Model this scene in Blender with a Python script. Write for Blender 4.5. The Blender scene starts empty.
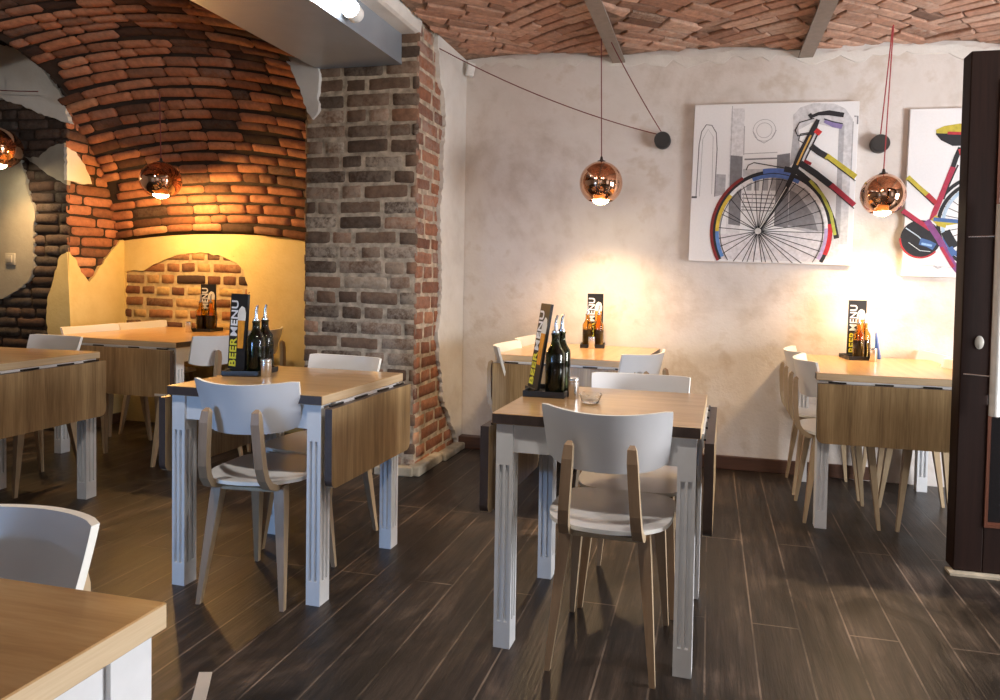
import bpy, bmesh, math, random
from mathutils import Vector, Matrix, noise as pnoise
from mathutils.geometry import tessellate_polygon
random.seed(7)
sc = bpy.context.scene
COL = sc.collection
R = math.radians
# ------------------------------------------------------------------ camera
F = 623.307; CX, CY = 580.238, 296.260; CZ = 1.174
vr = Vector((0.9788, 0.2036, 0.0200)); vf = Vector((-0.2032, 0.9788, -0.0276))
vr = (vr - vf * vr.dot(vf) / vf.dot(vf)).normalized(); vf.normalize(); vu = vr.cross(vf).normalized()
cam = bpy.data.cameras.new('camera'); co = bpy.data.objects.new('camera', cam); COL.objects.link(co)
m = Matrix((( vr.x, vu.x, -vf.x, 0), (vr.y, vu.y, -vf.y, 0), (vr.z, vu.z, -vf.z, CZ), (0, 0, 0, 1)))
co.matrix_world = m
cam.sensor_width = 36; cam.lens = F * 36 / 1000
cam.shift_x = (500 - CX) / 1000; cam.shift_y = (CY - 350) / 1000
cam.clip_start = 0.02
sc.camera = co
def ray(x, y): return vf + vr * ((x - CX) / F) - vu * ((y - CY) / F)
def hit(x, y, ax, val):            # where a line of sight meets the plane ax = val
    d = ray(x, y); o = (0, 0, CZ); t = (val - o[ax]) / d[ax]
    return Vector(o) + d * t

# ------------------------------------------------------------------ materials
def new_mat(name):
    mt = bpy.data.materials.new(name); mt.use_nodes = True
    nt = mt.node_tree; b = nt.nodes['Principled BSDF']
    return mt, nt, b
def N(nt, t, **k):
    n = nt.nodes.new(t)
    for a, v in k.items():
        if a in n.inputs: n.inputs[a].default_value = v
        else: setattr(n, a, v)
    return n
def c4(c): return (c[0], c[1], c[2], 1)
def ramp(nt, fac, stops):
    r = nt.nodes.new('ShaderNodeValToRGB'); e = r.color_ramp.elements
    e[0].position, e[0].color = stops[0][0], c4(stops[0][1])
    e[1].position, e[1].color = stops[-1][0], c4(stops[-1][1])
    for p, c in stops[1:-1]:
        x = e.new(p); x.color = c4(c)
    nt.links.new(fac, r.inputs[0]); return r.outputs[0]
def mix(nt, fac, a, b, mode='MIX'):
    n = nt.nodes.new('ShaderNodeMix'); n.data_type = 'RGBA'; n.blend_type = mode
    for i, v in ((0, fac), (6, a), (7, b)):
        if isinstance(v, (int, float)): n.inputs[i].default_value = v
        elif isinstance(v, tuple): n.inputs[i].default_value = c4(v)
        else: nt.links.new(v, n.inputs[i])
    return n.outputs[2]
def coord(nt, scale=(1, 1, 1), kind='Object', rot=(0, 0, 0)):
    t = nt.nodes.new('ShaderNodeTexCoord'); mp = nt.nodes.new('ShaderNodeMapping')
    mp.inputs['Scale'].default_value = scale; mp.inputs['Rotation'].default_value = rot
    nt.links.new(t.outputs[kind], mp.inputs[0]); return mp.outputs[0]
def noise(nt, vec, scale, detail=4, rough=.55, dist=0):
    n = N(nt, 'ShaderNodeTexNoise', Scale=scale, Detail=detail, Roughness=rough, Distortion=dist)
    nt.links.new(vec, n.inputs['Vector']); return n.outputs[0]
def bump(nt, b, h, strength=.3, dist=.01):
    n = N(nt, 'ShaderNodeBump', Strength=strength, Distance=dist)
    nt.links.new(h, n.inputs['Height']); nt.links.new(n.outputs[0], b.inputs['Normal'])
def plain(name, col, rough=.5, metal=0, coat=0, var=.06, scale=30):
    mt, nt, b = new_mat(name); v = coord(nt)
    n = noise(nt, v, scale)
    lo = tuple(max(0, x * (1 - var)) for x in col); hi = tuple(min(1, x * (1 + var)) for x in col)
    nt.links.new(ramp(nt, n, [(.3, lo), (.7, hi)]), b.inputs['Base Color'])
    b.inputs['Roughness'].default_value = rough; b.inputs['Metallic'].default_value = metal
    b.inputs['Coat Weight'].default_value = coat
    return mt
def wood(name, stops, stretch, rough=.35, coat=.0, scale=1.0):
    mt, nt, b = new_mat(name)
    v = coord(nt, stretch)
    n1 = noise(nt, v, 5 * scale, 6, .6, .6); n2 = noise(nt, v, 45 * scale, 3, .6)
    f = mix(nt, .32, n1, n2)
    nt.links.new(ramp(nt, f, stops), b.inputs['Base Color'])
    b.inputs['Roughness'].default_value = rough; b.inputs['Coat Weight'].default_value = coat
    b.inputs['Coat Roughness'].default_value = .12
    bump(nt, b, n2, .08, .002)
    return mt
oak = [(.28, (.33, .185, .075)), (.5, (.47, .285, .125)), (.72, (.58, .38, .19))]
M = {}
M['oak_x'] = wood('oak_grain_along_x', oak, (.35, 5, 5), .28, .35)
oakleaf = [(.30, (.17, .105, .048)), (.48, (.36, .24, .118)), (.68, (.58, .42, .225))]
M['oak_z'] = wood('oak_grain_sheen_bands', oakleaf, (3.4, 3.4, .15), .33, .2)  # upright oak grain, plus wide bands imitating blurred reflections in the colour
M['oak_edge'] = wood('oak_cut_edge', [(.3, (.55, .40, .24)), (.7, (.70, .55, .36))], (3, .5, 12), .45)
M['dark_edge'] = wood('dark_end_edge', [(.3, (.035, .022, .018)), (.7, (.075, .048, .038))], (6, 6, 2), .4)
M['birch'] = wood('birch_plywood_edge', [(.3, (.42, .30, .18)), (.7, (.56, .43, .28))], (5, 5, .4), .42)
M['birch_face'] = wood('brown_plywood_face', [(.3, (.26, .165, .095)), (.7, (.38, .25, .15))], (5, 5, .4), .42)
M['white_paint'] = plain('white_table_paint', (.74, .75, .77), .38, var=.03)
M['white_ply'] = plain('white_laminate', (.73, .73, .75), .32, coat=.15, var=.03, scale=6)
M['ply_edge'] = plain('white_laminate_edge', (.86, .85, .80), .5, var=.04)
M['steel'] = plain('brushed_steel', (.72, .72, .72), .22, 1, var=.05)
M['black'] = plain('black_plastic', (.012, .012, .014), .4)
M['cap_dark'] = plain('dark_lamp_cap', (.03, .025, .022), .35)
M['red_cord'] = plain('red_textile_cord', (.34, .035, .04), .7)
M['brown_cord'] = plain('brown_textile_cord', (.17, .032, .032), .7)
M['switch_grey'] = plain('grey_switch_plastic', (.36, .34, .30), .45)
M['white_plastic'] = plain('white_plastic', (.78, .78, .76), .4)
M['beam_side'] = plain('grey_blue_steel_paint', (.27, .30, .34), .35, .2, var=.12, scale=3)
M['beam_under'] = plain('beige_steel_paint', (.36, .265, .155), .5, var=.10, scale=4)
M['tbeam'] = plain('taupe_beam_paint', (.26, .215, .18), .6, var=.1)
M['doorwood'] = wood('dark_brown_door_wood', [(.3, (.010, .005, .004)), (.7, (.026, .011, .008))], (9, 9, .3), .6, 0); M['doorwood'].node_tree.nodes['Principled BSDF'].inputs['Specular IOR Level'].default_value = .15
M['doorbead'] = wood('red_brown_door_bead', [(.3, (.10, .032, .018)), (.7, (.15, .055, .03))], (9, 9, .3), .4)
M['doorpanel'] = plain('black_door_panel', (.012, .011, .012), .25)
M['base_wood'] = wood('baseboard_dark_wood', [(.3, (.045, .022, .015)), (.7, (.11, .05, .03))], (.4, 6, 6), .45)
M['canvas'] = plain('white_canvas', (.80, .80, .82), .75, var=.02, scale=80)
M['stone'] = plain('worn_plinth_stone', (.42, .36, .27), .8, var=.3, scale=14)
M['frame_white'] = plain('window_frame_white', (.8, .8, .8), .5)
M['wall_out'] = plain('plain_cream_wall', (.50, .46, .41), .8, var=.06, scale=3)
M['ceil_out'] = plain('plain_plaster_ceiling', (.45, .36, .30), .85, var=.06, scale=3)

def plaster(name, stops, big=1.3):
    mt, nt, b = new_mat(name); v = coord(nt)
    a = noise(nt, v, big, 5, .6, .8); d = noise(nt, v, big * 5, 5, .6); e = noise(nt, v, 60, 3)
    f = mix(nt, .35, a, d)
    nt.links.new(ramp(nt, f, stops), b.inputs['Base Color'])
    b.inputs['Roughness'].default_value = .82
    g = mix(nt, .4, d, e); bump(nt, b, g, .35, .012)
    return mt
M['wallplaster'] = plaster('mottled_wall_plaster', [(.30, (.48, .42, .375)), (.41, (.60, .54, .495)), (.48, (.67, .62, .585)), (.55, (.70, .655, .625)), (.61, (.60, .53, .47)), (.68, (.72, .68, .65)), (.78, (.62, .55, .49))])
M['plaster_white'] = plaster('white_patch_plaster', [(.3, (.58, .54, .50)), (.5, (.70, .67, .63)), (.7, (.76, .74, .71))], 2)
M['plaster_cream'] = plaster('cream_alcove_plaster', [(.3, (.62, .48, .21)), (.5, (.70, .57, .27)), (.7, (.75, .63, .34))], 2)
M['plaster_grey'] = plaster('grey_patch_plaster', [(.3, (.27, .25, .21)), (.7, (.38, .36, .31))], 2)

def brickmat(name, stops, wash=(.45, .41, .37), washamt=.6, rough=.9):
    mt, nt, b = new_mat(name); v = coord(nt)
    a = nt.nodes.new('ShaderNodeAttribute'); a.attribute_name = 'tint'
    sp = nt.nodes.new('ShaderNodeSeparateColor'); nt.links.new(a.outputs['Color'], sp.inputs[0])
    base = ramp(nt, sp.outputs[0], stops)
    n = noise(nt, v, 28, 5, .65); n3 = noise(nt, v, 9, 5, .7)
    base = mix(nt, .55, base, mix(nt, 1.0, base, ramp(nt, n, [(.3, (.35, .33, .32)), (.7, (1.25, 1.2, 1.15))]), 'MULTIPLY'))
    ma = N(nt, 'ShaderNodeMath', operation='MULTIPLY'); nt.links.new(sp.outputs[1], ma.inputs[0])
    wr = ramp(nt, mix(nt, .5, n3, noise(nt, v, 40, 5, .7)), [(.40, (0, 0, 0)), (.56, (1, 1, 1))]); nt.links.new(wr, ma.inputs[1])
    mb = N(nt, 'ShaderNodeMath', operation='MULTIPLY'); nt.links.new(ma.outputs[0], mb.inputs[0]); mb.inputs[1].default_value = washamt
    nt.links.new(mix(nt, mb.outputs[0], base, wash), b.inputs['Base Color'])
    b.inputs['Roughness'].default_value = rough
    bump(nt, b, mix(nt, .5, n, noise(nt, v, 90, 3)), .55, .008)
    return mt
M['pillar_brick'] = brickmat('pillar_brick', [(0, (.065, .040, .027)), (.3, (.15, .09, .058)), (.55, (.23, .14, .092)), (.75, (.33, .165, .095)), (.9, (.34, .26, .19)), (1, (.62, .38, .20))], (.58, .49, .39), .8)
M['red_brick'] = brickmat('red_side_brick', [(0, (.16, .06, .035)), (.4, (.29, .115, .062)), (.75, (.40, .17, .09)), (1, (.50, .30, .18))], washamt=.5)
M['vault_brick'] = brickmat('vault_orange_brick', [(0, (.04, .018, .012)), (.18, (.16, .065, .034)), (.5, (.40, .158, .082)), (.8, (.50, .205, .105)), (1, (.56, .29, .16))], washamt=.15)
M['ceiling_brick'] = brickmat('ceiling_brick', [(0, (.17, .09, .06)), (.25, (.37, .195, .13)), (.6, (.52, .285, .195)), (1, (.62, .40, .30))], (.58, .46, .37), .6)
M['dark_brick'] = brickmat('very_dark_brick', [(0, (.018, .012, .010)), (.5, (.045, .026, .020)), (1, (.09, .05, .035))], washamt=.15)  # very dark brown brick colour for the whole pier front
M['niche_brick'] = brickmat('alcove_brick', [(0, (.05, .025, .02)), (.35, (.16, .06, .035)), (.75, (.34, .14, .06)), (1, (.55, .38, .17))], (.6, .5, .3), .4)
M['mortar_light'] = plain('light_mortar', (.44, .365, .28), .95, var=.45, scale=22)
M['mortar_warm'] = plain('warm_mortar', (.50, .40, .24), .95, var=.25, scale=22)
M['mortar_red'] = plain('sandy_mortar', (.36, .26, .18), .95, var=.3, scale=22)
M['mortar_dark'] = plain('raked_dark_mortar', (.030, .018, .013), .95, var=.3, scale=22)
M['mortar_ceil'] = plain('ceiling_mortar', (.30, .19, .135), .95, var=.4, scale=22)

def vcol(name, rough=.7, attr='tint'):
    mt, nt, b = new_mat(name)
    a = nt.nodes.new('ShaderNodeAttribute'); a.attribute_name = attr
    v = coord(nt); n = noise(nt, v, 40, 4)
    nt.links.new(mix(nt, .45, a.outputs['Color'], mix(nt, 1.0, a.outputs['Color'], ramp(nt, n, [(.3, (.55, .55, .55)), (.7, (1.3, 1.3, 1.3))]), 'MULTIPLY')), b.inputs['Base Color'])
    b.inputs['Roughness'].default_value = rough; return mt
M['print'] = vcol('printed_ink')
def glass(name, col, rough=.02, ior=1.45):
    mt, nt, b = new_mat(name); b.inputs['Base Color'].default_value = c4(col)
    b.inputs['Transmission Weight'].default_value = 1; b.inputs['Roughness'].default_value = rough; b.inputs['IOR'].default_value = ior
    return mt
M['glass_clear'] = glass('clear_glass', (.95, .97, .97))
M['glass_green'] = glass('dark_green_glass', (.10, .13, .05))
M['glass_amber'] = glass('amber_glass', (.92, .62, .22))
def pane(name, tint, refl=.07):
    mt, nt, b = new_mat(name); out = nt.nodes['Material Output']
    t = N(nt, 'ShaderNodeBsdfTransparent'); t.inputs[0].default_value = c4(tint)
    g = N(nt, 'ShaderNodeBsdfGlossy'); g.inputs['Roughness'].default_value = .01
    x = nt.nodes.new('ShaderNodeMixShader'); x.inputs[0].default_value = refl
    nt.links.new(t.outputs[0], x.inputs[1]); nt.links.new(g.outputs[0], x.inputs[2]); nt.links.new(x.outputs[0], out.inputs[0])
    return mt
M['pane'] = pane('door_glass', (.93, .95, .96))
M['oil'] = plain('oil', (.10, .085, .02), .1); M['amber_oil'] = plain('amber_vinegar', (.30, .13, .02), .1)
def copper():
    mt, nt, b = new_mat('mirrored_copper'); out = nt.nodes['Material Output']
    b.inputs['Base Color'].default_value = (.80, .47, .31, 1); b.inputs['Metallic'].default_value = 1; b.inputs['Roughness'].default_value = .05
    v = coord(nt); bump(nt, b, noise(nt, v, 9, 2), .06, .01)
    t = N(nt, 'ShaderNodeBsdfTransparent'); t.inputs[0].default_value = (1, .72, .42, 1)
    x = nt.nodes.new('ShaderNodeMixShader'); x.inputs[0].default_value = .03
    nt.links.new(b.outputs[0], x.inputs[1]); nt.links.new(t.outputs[0], x.inputs[2]); nt.links.new(x.outputs[0], out.inputs[0])
    return mt
M['copper'] = copper()
def emit(name, col, s):
    mt, nt, b = new_mat(name); b.inputs['Base Color'].default_value = c4(col)
    b.inputs['Emission Color'].default_value = c4(col); b.inputs['Emission Strength'].default_value = s; return mt
M['bulb'] = emit('lit_bulb', (1, .78, .45), 26)
M['spot_glow'] = emit('lit_spot_lens', (.92, .97, 1), 7)

def floor_mat():
    mt, nt, b = new_mat('worn_dark_floorboards'); v = coord(nt, kind='Object')
    # boards run along y: rotate so the brick rows run along y
    mp = nt.nodes.new('ShaderNodeMapping'); mp.inputs['Rotation'].default_value = (0, 0, R(90)); mp.inputs['Location'].default_value = (.3, .300, 0)
    t = nt.nodes.new('ShaderNodeTexCoord'); nt.links.new(t.outputs['Object'], mp.inputs[0])
    br = N(nt, 'ShaderNodeTexBrick'); nt.links.new(mp.outputs[0], br.inputs['Vector'])
    br.inputs['Color1'].default_value = (0, 0, 0, 1); br.inputs['Color2'].default_value = (1, 1, 1, 1); br.inputs['Mortar'].default_value = (.5, .5, .5, 1)
    br.inputs['Scale'].default_value = 1; br.inputs['Mortar Size'].default_value = .0035; br.inputs['Mortar Smooth'].default_value = .3
    br.inputs['Brick Width'].default_value = 1.9; br.inputs['Row Height'].default_value = .157; br.offset = .37
    g = noise(nt, coord(nt, (9, .6, 1)), 3.2, 7, .65, .8); st = noise(nt, coord(nt, (1, .7, 1)), 3.2, 6, .65, 1.2); fi = noise(nt, coord(nt, (40, 3, 1)), 3, 4)
    f = mix(nt, .58, g, st)
    c = ramp(nt, f, [(.34, (.007, .0055, .005)), (.45, (.015, .011, .0092)), (.54, (.036, .026, .0205)), (.66, (.11, .079, .061))])
    c = mix(nt, .35, c, mix(nt, 1.0, c, ramp(nt, br.outputs['Color'], [(0, (.55, .52, .5)), (1, (1.5, 1.42, 1.35))]), 'MULTIPLY'))
    sm = ramp(nt, st, [(.40, (0, 0, 0)), (.60, (1, 1, 1))])
    ma = N(nt, 'ShaderNodeMath', operation='MULTIPLY'); nt.links.new(br.outputs['Fac'], ma.inputs[0]); nt.links.new(sm, ma.inputs[1])
    c = mix(nt, br.outputs['Fac'], c, (.022, .016, .013))
    c = mix(nt, ma.outputs[0], c, (.20, .15, .115))
    nt.links.new(c, b.inputs['Base Color'])
    rr = ramp(nt, st, [(.3, (.30, .30, .30)), (.7, (.52, .52, .52))]); nt.links.new(rr, b.inputs['Roughness'])
    inv = mix(nt, .25, fi, g); h = mix(nt, br.outputs['Fac'], inv, (0, 0, 0)); bump(nt, b, h, .30, .006)
    return mt
M['floor'] = floor_mat()

# ------------------------------------------------------------------ mesh helpers
def link(name, bm, mats, parent=None, smooth=None, recalc=True):
    if recalc: bmesh.ops.recalc_face_normals(bm, faces=bm.faces[:])
    me = bpy.data.meshes.new(name); bm.to_mesh(me); bm.free()
    for mt in (mats if isinstance(mats, (list, tuple)) else [mats]): me.materials.append(mt)
    o = bpy.data.objects.new(name, me); COL.objects.link(o)
    if parent: o.parent = parent
    if smooth is not None:
        for p in me.polygons: p.use_smooth = True
        if smooth < 180: me.set_sharp_from_angle(angle=R(smooth))
    return o
def empty(name, loc=(0, 0, 0), rz=0):
    o = bpy.data.objects.new(name, None); o.empty_display_size = .1; COL.objects.link(o)
    o.location = loc; o.rotation_euler = (0, 0, rz); return o
def tag(o, label, cat, group=None, kind=None):
    o['label'] = label; o['category'] = cat
    if group: o['group'] = group
    if kind: o['kind'] = kind
    return o
def structure(o, label=None):
    o['kind'] = 'structure'
    if label: o['label'] = label
    return o
def box(bm, x0, x1, y0, y1, z0, z1, bev=0, mat=0):
    vs = [bm.verts.new(p) for p in ((x0, y0, z0), (x1, y0, z0), (x1, y1, z0), (x0, y1, z0), (x0, y0, z1), (x1, y0, z1), (x1, y1, z1), (x0, y1, z1))]
    fs = [bm.faces.new([vs[i] for i in q]) for q in ((3, 2, 1, 0), (4, 5, 6, 7), (0, 1, 5, 4), (1, 2, 6, 5), (2, 3, 7, 6), (3, 0, 4, 7))]
    for f in fs: f.material_index = mat
    if bev:
        es = list({e for f in fs for e in f.edges})
        bmesh.ops.bevel(bm, geom=es, offset=bev, segments=2, profile=.5, affect='EDGES')
    return fs
def prism(bm, pts, a, b, ax=2, mat=0):
    """polygon pts swept along axis ax from a to b"""
    def P(p, h):
        return {2: (p[0], p[1], h), 1: (p[0], h, p[1]), 0: (h, p[0], p[1])}[ax]
    A = [bm.verts.new(P(p, a)) for p in pts]; B = [bm.verts.new(P(p, b)) for p in pts]
    n = len(pts); f = [bm.faces.new(A[::-1]), bm.faces.new(B)]
    for i in range(n): f.append(bm.faces.new((A[i], A[(i + 1) % n], B[(i + 1) % n], B[i])))
    for q in f: q.material_index = mat
def lathe(bm, prof, seg=32, c=(0, 0, 0), mat=0, cap=True):
    rings = []
    for r, z in prof:
        if r < 1e-6: rings.append([bm.verts.new((c[0], c[1], c[2] + z))])
        else: rings.append([bm.verts.new((c[0] + r * math.cos(2 * math.pi * i / seg), c[1] + r * math.sin(2 * math.pi * i / seg), c[2] + z)) for i in range(seg)])
    for a, b in zip(rings, rings[1:]):
        for i in range(seg):
            j = (i + 1) % seg
            q = [a[i % len(a)], a[j % len(a)], b[j % len(b)], b[i % len(b)]]
            u = []
            for v in q:
                if v not in u: u.append(v)
            if len(u) > 2: bm.faces.new(u).material_index = mat
    if cap:
        for rg in (rings[0], rings[-1]):
            if len(rg) > 2: bm.faces.new(rg).material_index = mat
def tube(bm, pts, r, seg=8, mat=0):
    pts = [Vector(p) for p in pts]; rings = []
    rr = r if isinstance(r, (list, tuple)) else [r] * len(pts)
    up = Vector((.123, .31, .94)).normalized()
    for i, p in enumerate(pts):
        t = (pts[min(i + 1, len(pts) - 1)] - pts[max(i - 1, 0)]).normalized()
        a = t.cross(up); a = a.normalized() if a.length > .02 else t.cross(Vector((1, 0, 0))).normalized()
        b = t.cross(a).normalized(); up = a.cross(t)
        rings.append([bm.verts.new(p + (a * math.cos(2 * math.pi * k / seg) + b * math.sin(2 * math.pi * k / seg)) * rr[i]) for k in range(seg)])
    for A, B in zip(rings, rings[1:]):
        for k in range(seg): bm.faces.new((A[k], A[(k + 1) % seg], B[(k + 1) % seg], B[k])).material_index = mat
    bm.faces.new(rings[0][::-1]).material_index = mat; bm.faces.new(rings[-1]).material_index = mat
def strip(bm, secs, mat=0):
    """sweep: list of 4-point sections"""
    rs = [[bm.verts.new(p) for p in s] for s in secs]; n = len(rs[0])
    for A, B in zip(rs, rs[1:]):
        for k in range(n): bm.faces.new((A[k], A[(k + 1) % n], B[(k + 1) % n], B[k])).material_index = mat
    bm.faces.new(rs[0][::-1]).material_index = mat; bm.faces.new(rs[-1]).material_index = mat
def jag(pts, n=5, amp=.012, closed=True, keep=()):
    out = []; L = len(pts)
    for i in range(L if closed else L - 1):
        a = Vector(pts[i]); b = Vector(pts[(i + 1) % L]); out.append(tuple(a))
        if i in keep: continue
        k = max(1, int(n * (b - a).length / .15)); d = (b - a); nn = Vector((-d.y, d.x)).normalized()
        for j in range(1, k): out.append(tuple(a + d * (j / k) + nn * random.uniform(-amp, amp)))
    if not closed: out.append(tuple(pts[-1]))
    return out
def slab(name, pts, put, thick, mat, parent=None, holes=()):
    """flat irregular sheet with real thickness; put(u,v,w) -> xyz, w = 0 back .. thick front"""
    loops = [[Vector((p[0], p[1], 0)) for p in pts]] + [[Vector((p[0], p[1], 0)) for p in h] for h in holes]
    tris = tessellate_polygon(loops); flat = [p for l in loops for p in l]
    bm = bmesh.new()
    fr = [bm.verts.new(put(p.x, p.y, thick)) for p in flat]; bk = [bm.verts.new(put(p.x, p.y, 0)) for p in flat]
    for t in tris:
        try: bm.faces.new([fr[i] for i in t]); bm.faces.new([bk[i] for i in reversed(t)])
        except ValueError: pass
    o = 0
    for l in loops:
        n = len(l)
        for i in range(n):
            a, b = o + i, o + (i + 1) % n
            try: bm.faces.new((fr[a], fr[b], bk[b], bk[a]))
            except ValueError: pass
        o += n
    return link(name, bm, mat, parent)

class Bricks:
    def __init__(s):
        s.bm = bmesh.new(); s.col = s.bm.loops.layers.float_color.new('tint')
    def add(s, P, u0, u1, v0, v1, t, ch=.006, tint=(.5, 0), jit=.004, mat=0, tilt=0):
        j = lambda: random.uniform(-jit, jit)
        c = [(u0 + j(), v0 + j()), (u1 + j(), v0 + j()), (u1 + j(), v1 + j()), (u0 + j(), v1 + j())]
        mu = sum(p[0] for p in c) / 4; mv = sum(p[1] for p in c) / 4
        t += j() * 1.2
        tt = [t + tilt, t + tilt, t, t]
        hu = max(.3, 1 - 2 * ch / max(1e-3, u1 - u0)); hv = max(.3, 1 - 2 * ch / max(1e-3, v1 - v0))
        ins = [(mu + (p[0] - mu) * hu, mv + (p[1] - mv) * hv) for p in c]
        A = [s.bm.verts.new(P(p[0], p[1], 0)) for p in c]
        B = [s.bm.verts.new(P(p[0], p[1], max(.002, w - ch * .8))) for p, w in zip(c, tt)]
        D = [s.bm.verts.new(P(p[0], p[1], w)) for p, w in zip(ins, tt)]
        fs = [s.bm.faces.new(D)]
        for k in range(4):
            l = (k + 1) % 4
            fs.append(s.bm.faces.new((A[k], A[l], B[l], B[k]))); fs.append(s.bm.faces.new((B[k], B[l], D[l], D[k])))
        for f in fs:
            f.material_index = mat
            for lp in f.loops: lp[s.col] = (tint[0], tint[1], 0, 1)
    def rough(s, P, u0, u1, v0, v1, t, tint, amp=.004, mat=0):
        nu = max(4, int((u1 - u0) / .032) + 2); nv = 4; ox, oy = random.uniform(0, 99), random.uniform(0, 99); G = []
        tl = random.uniform(-amp, amp) * .8; rt = random.uniform(-.5, .5) * amp / max(.05, u1 - u0)
        for i in range(nu + 1):
            row = []
            for j in range(nv + 1):
                a, b = i / nu, j / nv
                a = [0, .09] [i] if i < 2 and nu < 6 else (a if 0 < i < nu else a)
                u = u0 + (u1 - u0) * a; v = v0 + (v1 - v0) * b
                n = pnoise.noise(Vector((u * 18 + ox, v * 18 + oy, 0))); n2 = pnoise.noise(Vector((u * 18 + ox, v * 18 + oy, 7))); n3 = pnoise.noise(Vector((u * 30 + ox, v * 30 + oy, 3)))
                edge = i in (0, nu) or j in (0, nv); corner = i in (0, nu) and j in (0, nv)
                du = n * amp; dv = n2 * amp + rt * (u - u0) * 4
                if corner: du += .006 * (1 if i == 0 else -1); dv += .005 * (1 if j == 0 else -1)
                w = (0 if edge else t + tl + n3 * amp * .9 - (.0025 if i in (1, nu - 1) or j in (1, nv - 1) else 0))
                if edge: w = max(0.0, t * .15)
                elif j in (1, nv - 1): dv += ((v0 - v) if j == 1 else (v1 - v)) * .55
                if not edge and i in (1, nu - 1): du += ((u0 - u) if i == 1 else (u1 - u)) * .55
                row.append(s.bm.verts.new(P(u + du, v + dv, w)))
            G.append(row)
        for i in range(nu):
            for j in range(nv):
                f = s.bm.faces.new((G[i][j], G[i + 1][j], G[i + 1][j + 1], G[i][j + 1])); f.material_index = mat; f.smooth = True
                for lp in f.loops: lp[s.col] = (tint[0], tint[1], 0, 1)
    def face(s, P, U0, U1, V0, V1, ch=.075, bl=.255, gap=.012, t=.014, tintf=None, inside=None, mat=0, header=.3, rough=True):
        v = V0; row = 0
        while v < V1 - .02:
            h = ch * random.uniform(.95, 1.05); top = min(v + h - gap, V1)
            u = U0 - random.uniform(0, bl * .8) if row % 2 else U0 - random.uniform(0, .05); row += 1
            while u < U1 - .01:
                L = bl * random.uniform(.9, 1.08) if random.random() > header else bl * .52
                a, b = max(u, U0), min(u + L - gap, U1)
                if b - a > .03 and (inside is None or inside((a + b) / 2, (v + top) / 2)):
                    tn = tintf((a + b) / 2, v) if tintf else (random.random(), random.random() ** 2)
                    (s.rough(P, a, b, v, top, t, tn, mat=mat) if rough else s.add(P, a, b, v, top, t, tint=tn, mat=mat))
                u += L
            v += h
    def link(s, name, mats, parent=None):
        return link(name, s.bm, mats, parent, recalc=False)
def inpoly(p, poly):
    x, y = p; c = False; n = len(poly)
    for i in range(n):
        x1, y1 = poly[i]; x2, y2 = poly[(i + 1) % n]
        if (y1 > y) != (y2 > y) and x < (x2 - x1) * (y - y1) / (y2 - y1) + x1: c = not c
    return c

# ------------------------------------------------------------------ the setting
YB = 4.03; XL = -4.47; YP = 3.60; XR = -1.68; YF = 3.37; PXL = -2.42
XMIN, XMAX, YMIN = -6.4, 3.4, -3.0; ZC = 2.95
bm = bmesh.new(); box(bm, XMIN, XMAX, YMIN, YB + .2, -.06, 0)
structure(link('floor', bm, M['floor']), 'dark worn floorboards running towards the back wall')
def wy(x): return 4.003 - .021 * x
# back wall: right-hand plaster wall with an uneven top
bm = bmesh.new()
prism(bm, [(-1.70, wy(-1.7)), (XMAX, wy(XMAX)), (XMAX, YB + .2), (-1.70, YB + .2)], 0, ZC)
wall_back = structure(link('wall_back', bm, M['wallplaster']), 'mottled pale plaster wall behind the far tables')
# ragged plaster lip below the ceiling
xs = [-1.66 + i * .045 for i in range(int(3.6 / .045))]
zt = lambda x: 2.655 - .035 * (x + 1.6) + .012 * math.sin(7 * x) + random.uniform(-.012, .012)
top = [(x, zt(x)) for x in xs]; bot = [(x, zt(x) - .055 + random.uniform(-.02, .02)) for x in xs]
slab('plaster_lip', top + bot[::-1], lambda u, v, w: (u, wy(u) - w + .002, v), .008, M['plaster_white'], wall_back)
bm = bmesh.new(); box(bm, -1.66, XMAX, wy(0) - .022, wy(0) + .05, 0, .085, .006)
bb = structure(link('baseboard_back', bm, M['base_wood']), 'dark wooden baseboard along the back wall')
# alcove: back wall, left side
bm = bmesh.new(); box(bm, XMIN, -1.70, YB + .010, YB + .2, 0, ZC)
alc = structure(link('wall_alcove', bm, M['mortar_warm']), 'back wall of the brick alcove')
niche = [tuple(hit(x, y, 1, YB)[i] for i in (0, 2)) for x, y in ((126, 360), (126, 272), (133, 270), (143, 271), (150, 267), (158, 263), (172, 257), (190, 253), (205, 253), (222, 256), (237, 263), (244, 270), (248, 285), (247, 330), (247, 360))]
lo = min(p[1] for p in niche)
b = Bricks(); npoly = niche
ns = lambda u, v: (min(1, max(0, random.gauss(.45, .3) + (.25 if v < 1.0 and u > -3.95 else 0))), random.random() * .6)
b.face(lambda u, v, w: (u, YB + .022 - w, v), min(p[0] for p in niche) - .05, max(p[0] for p in niche) + .05, .55, 1.36, ch=.088, bl=.26, gap=.020, t=.022, tintf=ns)
b.link('exposed_brick', M['niche_brick'], alc)
outer = [(XL, 0), (-1.72, 0), (-1.72, 1.62), (XL, 1.62)]
slab('plaster_sheet', outer, lambda u, v, w: (u, YB + .022 - w, v), .026, M['plaster_cream'], alc, holes=[jag(niche, 4, .006)])
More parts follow.
